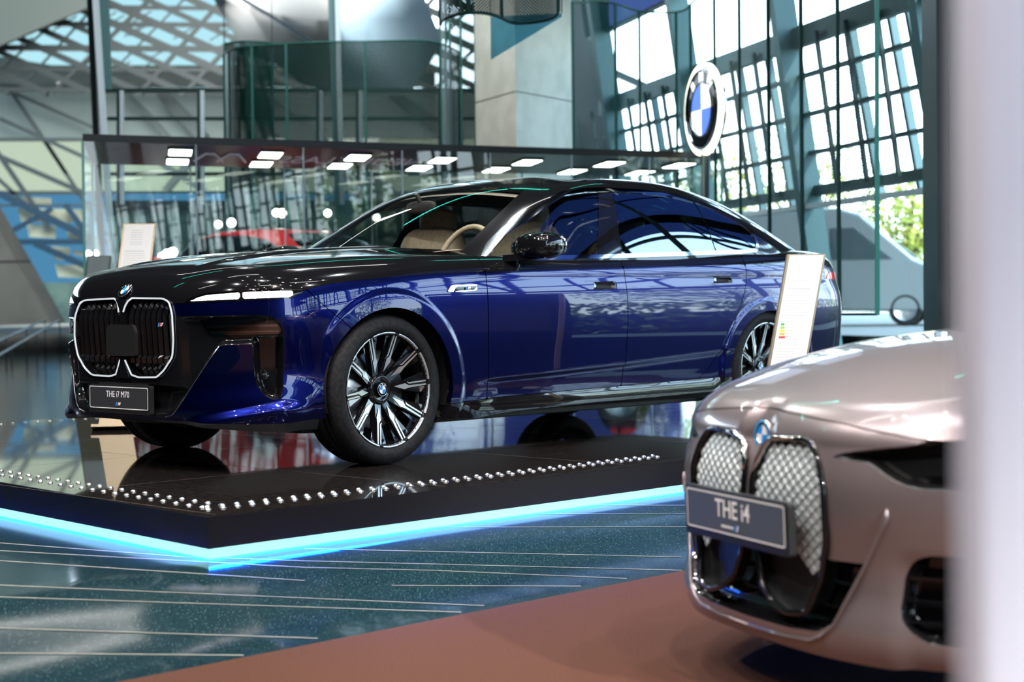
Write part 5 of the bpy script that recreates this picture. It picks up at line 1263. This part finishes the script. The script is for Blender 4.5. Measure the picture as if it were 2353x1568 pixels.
hd=empty('hedge',(15,14,.56),0,'long clipped hedge outside the right window wall','hedge');rg=random.Random(4)
P=Part();V=[];Fc=[]
for k in range(7000):
    t=rg.uniform(-12,12);c=Vector((-.1*t+rg.gauss(0,.35),t,rg.uniform(0,1.0)**.7*1.5));s=rg.uniform(.05,.10);a=Vector((rg.uniform(-1,1),rg.uniform(-1,1),rg.uniform(-1,1))).normalized();b=a.orthogonal().normalized();i=len(V)
    V+=[tuple(c-a*s),tuple(c+b*s),tuple(c+a*s),tuple(c-b*s)];Fc.append((i,i+1,i+2,i+3))
P.add(V,Fc,M['leaf'],False);P.build('hedge_leaves',hd,kind='stuff');P=Part();P.box((0,0,.45),(.3,23,.9),M['bark']);P.build('hedge_core',hd,rot=(0,0,.1))
P=Part();P.box((5.6,8.8,1.0),(.12,1.25,2.0),M['darkpost']);P.box((5.53,8.8,1.15),(.02,.9,.5),M['bronze']);P.build('dark_panel',label='added dark panel right of the cars, unseen, for the door reflection',cat='partition')  # unseen dark panel, added to give the front door its dark reflection
# trees
rt=random.Random(11)
def tree(x,y,h,r,seed,label):
    e=empty('tree',(x,y,.5),0,label,'tree','trees outside the window wall');rg=random.Random(seed)
    P=Part();P.tube([(0,0,0),(.1,0,h*.3),(0,.1,h*.6),(.1,0,h*.85)],[.16,.13,.09,.04],M['bark'],8)
    for k in range(5):
        a=rg.uniform(0,6.28);P.tube([(0,0,h*.4),(math.cos(a)*r*.5,math.sin(a)*r*.5,h*.65),(math.cos(a)*r*.7,math.sin(a)*r*.7,h*.8)],[.05,.04,.02],M['bark'],5)
    P.build('trunk',e)
    P=Part();V=[];Fc=[]
    for k in range(2600):
        u=rg.gauss(0,1),rg.gauss(0,1),rg.gauss(0,1);n=math.sqrt(sum(q*q for q in u));rr=rg.random()**.45
        c=Vector((u[0]/n*r*rr,u[1]/n*r*rr,h*.62+u[2]/n*h*.42*rr));s=rg.uniform(.05,.11)
        a=Vector((rg.uniform(-1,1),rg.uniform(-1,1),rg.uniform(-1,1))).normalized();b=a.orthogonal().normalized();i=len(V)
        V+= [tuple(c-a*s),tuple(c+b*s*.6),tuple(c+a*s),tuple(c-b*s*.6)];Fc.append((i,i+1,i+2,i+3))
    P.add(V,Fc,M['leaf'],False);P.build('foliage',e,kind='stuff')
TR=[(5.3,46,5.0,2.0,'yellow green tree outside, furthest left behind the curtain'),(9.6,53,6.4,2.5,'tall yellow green tree outside behind the van roof'),(13.6,46,5.4,2.1,'leafy tree outside, right above the van bonnet'),(18.5,54,6.5,2.6,'tallest tree outside beside the dark steel column'),(9.9,40.6,3.8,1.4,'small young tree outside close behind the van'),(15.2,39.8,4.2,1.5,'small tree outside hidden mostly by the dark column'),(15,30,5,2.2,''),(17,22,5.5,2.4,''),(18.5,13,5,2.2,''),(20,4,5.5,2.4,''),(18,-5,5,2.2,'')]
for k,(x,y,h,r,lb) in enumerate(TR): tree(x,y,h,r,k,lb or 'leafy tree outside the right window wall, %s'%('first from the hedge end','second along','third along','fourth along','last along')[k-6])
# far rails and visitor
e=empty('floor_rail',tuple(at(40,770,30).xy)+(FLZ,),0,'pair of pale steel rails on the floor at far left','rail');o_=e.location
for k,(a_,b_) in enumerate((((-40,800),(103,735)),((-40,838),(137,735)))):
    A_=at(*a_,27);B_=at(*b_,33);p=Part();p.tube([A_-o_,B_-o_],.022,M['steelw'],8)
    for t in (0,.33,.66,1): q_=A_.lerp(B_,t)-o_;p.tube([q_,(q_.x,q_.y,0)],.012,M['steeld'],6)
    p.build('rail_bar',e)
def person(px,Y,z0,h,label):
    v=at(px,200,Y);me=bpy.data.meshes.new('person');bm=bmesh.new();s=h/1.75
    J=[(0,0,.95),(0,0,1.2),(0,0,1.42),(0,0,1.52),(0,-.01,1.64),(-.20,0,1.40),(-.26,-.12,1.14),(-.20,-.32,1.02),(.20,0,1.40),(.26,-.12,1.14),(.20,-.32,1.02),(-.10,0,.90),(-.11,.02,.50),(-.11,.03,.06),(.10,0,.90),(.11,.02,.50),(.11,.03,.06),(-.11,-.10,.03),(.11,-.10,.03)]
    E_=[(0,1),(1,2),(2,3),(3,4),(2,5),(5,6),(6,7),(2,8),(8,9),(9,10),(0,11),(11,12),(12,13),(0,14),(14,15),(15,16),(13,17),(16,18)]
    R_=[.14,.13,.14,.06,.10,.07,.05,.035,.07,.05,.035,.10,.07,.05,.10,.07,.05,.04,.04]
    me.from_pydata([(x*s,y*s,z*s) for x,y,z in J],E_,[]);o=bpy.data.objects.new('person',me);C.objects.link(o)
    m=o.modifiers.new('skin','SKIN')
    for i,r in enumerate(R_): me.skin_vertices[0].data[i].radius=(r*s,r*s*.85)
    me.skin_vertices[0].data[0].use_root=True;o.modifiers.new('sub','SUBSURF').levels=1
    me.materials.append(M['shirt']);o.location=(v.x,Y,z0);tag(o,label,'person')
    p=Part();p.ball((0,-.01*s,1.67*s),(.10*s,.11*s,.12*s),M['hairm'],12,8);p.build('hair',o)
M['shirt']=mat('pale pink shirt',(.85,.68,.62),.7);M['hairm']=mat('reddish brown hair',(.45,.16,.07),.7)
zt=at(130,205,YF).z;person(139,101.3,zt-.85,1.75,'distant person in a pale top leaning on the parapet at upper left')
M['linw']=mat('white light strip',(1,1,1),.5,emit=(1,.96,.92),es=14);M['lint']=mat('teal light strip',(1,1,1),.5,emit=(.05,1,.75),es=7);LS=1.6
# ================= lamps of the hall, with added fill lights =================
sp0=Part();sp0.lathe([(0,0),(.07,0)],M['spot'],12);sp0.lathe([(.07,-.02),(.10,-.02),(.10,.06),(0,.06)],M['steeld'],12)
for i,(x,y) in enumerate([(-3+1.3*a+.5*(b%2),-4+1.6*b) for a in range(6) for b in range(8)]):
    o_=bpy.data.objects.new('ceiling_spot',sp0.mesh('ceiling_spot') if i==0 else spm);spm=o_.data;C.objects.link(o_);o_.location=(x,y,7.6+.25*((i*7)%5))
    tag(o_,'small round spotlight under the hall ceiling','ceiling light','ceiling spotlights')
for i,(x,y,w,c) in enumerate([(-6,1,700,(1,.93,.88)),(-4,4,600,(1,.95,.92)),(-2,0,500,(1,.9,.85)),(1,3,700,(1,.86,.76)),(3,1,700,(1,.84,.74)),(4.5,5,500,(.95,.95,1)),(-1,5.5,500,(.9,.95,1)),(-6,7,450,(1,.95,.9)),(0,11,500,(.95,1,1)),(-3,14,500,(1,1,.95)),(3,9,500,(.95,1,1))]):
    lamp('hall_spotlight','SPOT',(x,y,8.2),w*LS,.09,c,(x*.35+(.4 if x>0 else -.2),y*.4+4.6,.3),spot=1.25,blend=.6)
lamp('hall_fill_far','AREA',(-16,62,20),21000,16,(.95,1,.96),(-18,95,6))  # unseen fill light, added to brighten the far end of the hall
lamp('hall_fill_mid','AREA',(-2,20,9.0),700,4,(.92,1,.98),(-2,26,2))  # unseen fill light, added in front of the mezzanine wall
def led(a,b,pw):
    m=(a+b)/2;d=(b-a);L=d.length;n=Vector((d.y,-d.x,0)).normalized();cen=sum(pc,Vector())/4
    if n.dot(m-cen)<0: n=-n
    z=-(n*1.05+Vector((0,0,-1))).normalized();x=d.normalized();y=z.cross(x)
    o_=lamp('edge_led_line','AREA',(m.x+n.x*.006,m.y+n.y*.006,FLZ+.038),pw,L,(.0,.08,1.0),None,sy=.008);o_.data.spread=math.radians(90)
    o_.rotation_euler=Matrix(((x.x,y.x,z.x),(x.y,y.y,z.y),(x.z,y.z,z.z))).to_euler()
led(pc[0],pc[1],170);led(pc[3],pc[0],140)
lamp('post_fill_light','SPOT',(-.8,-1.5,3.2),170,.15,(1,.98,1),(.3,1.0,1.2),spot=.5)  # unseen lamp, added only to brighten the near post
lamp('sun','SUN',(20,-10,20),3.0,.02,(1,.96,.88),(0,15,0))
# unseen light strips, added for the streaks in the bonnet reflection
for i,(x,y,l,a,cc) in enumerate([(-3,8,3.0,.3,0),(1,12,3.5,.5,0),(-6,13,3,.2,1),(-1,17,4,.4,1),(3,6,2.5,.6,0),(-8,5,3,.1,0),(4,16,3,.5,1),(-5,19,4,.3,0),(-10,10,3,.0,1),(0,3,2.5,.4,0),(-4,-2,3,.2,0),(2,-4,3,.6,1)]):
    P=Part();P.box((0,0,0),(l,.14,.02),M['linw'] if cc==0 else M['lint']);P.box((0,0,.04),(l+.06,.2,.06),M['steeld']);P.build('added_light_strip',label='added %s light strip above the view, for bonnet reflections'%('white' if cc==0 else 'teal tinted'),cat='ceiling light',group='added %s light strips'%('white' if cc==0 else 'teal'),loc=(x,y,8.7),rot=(0,0,a))
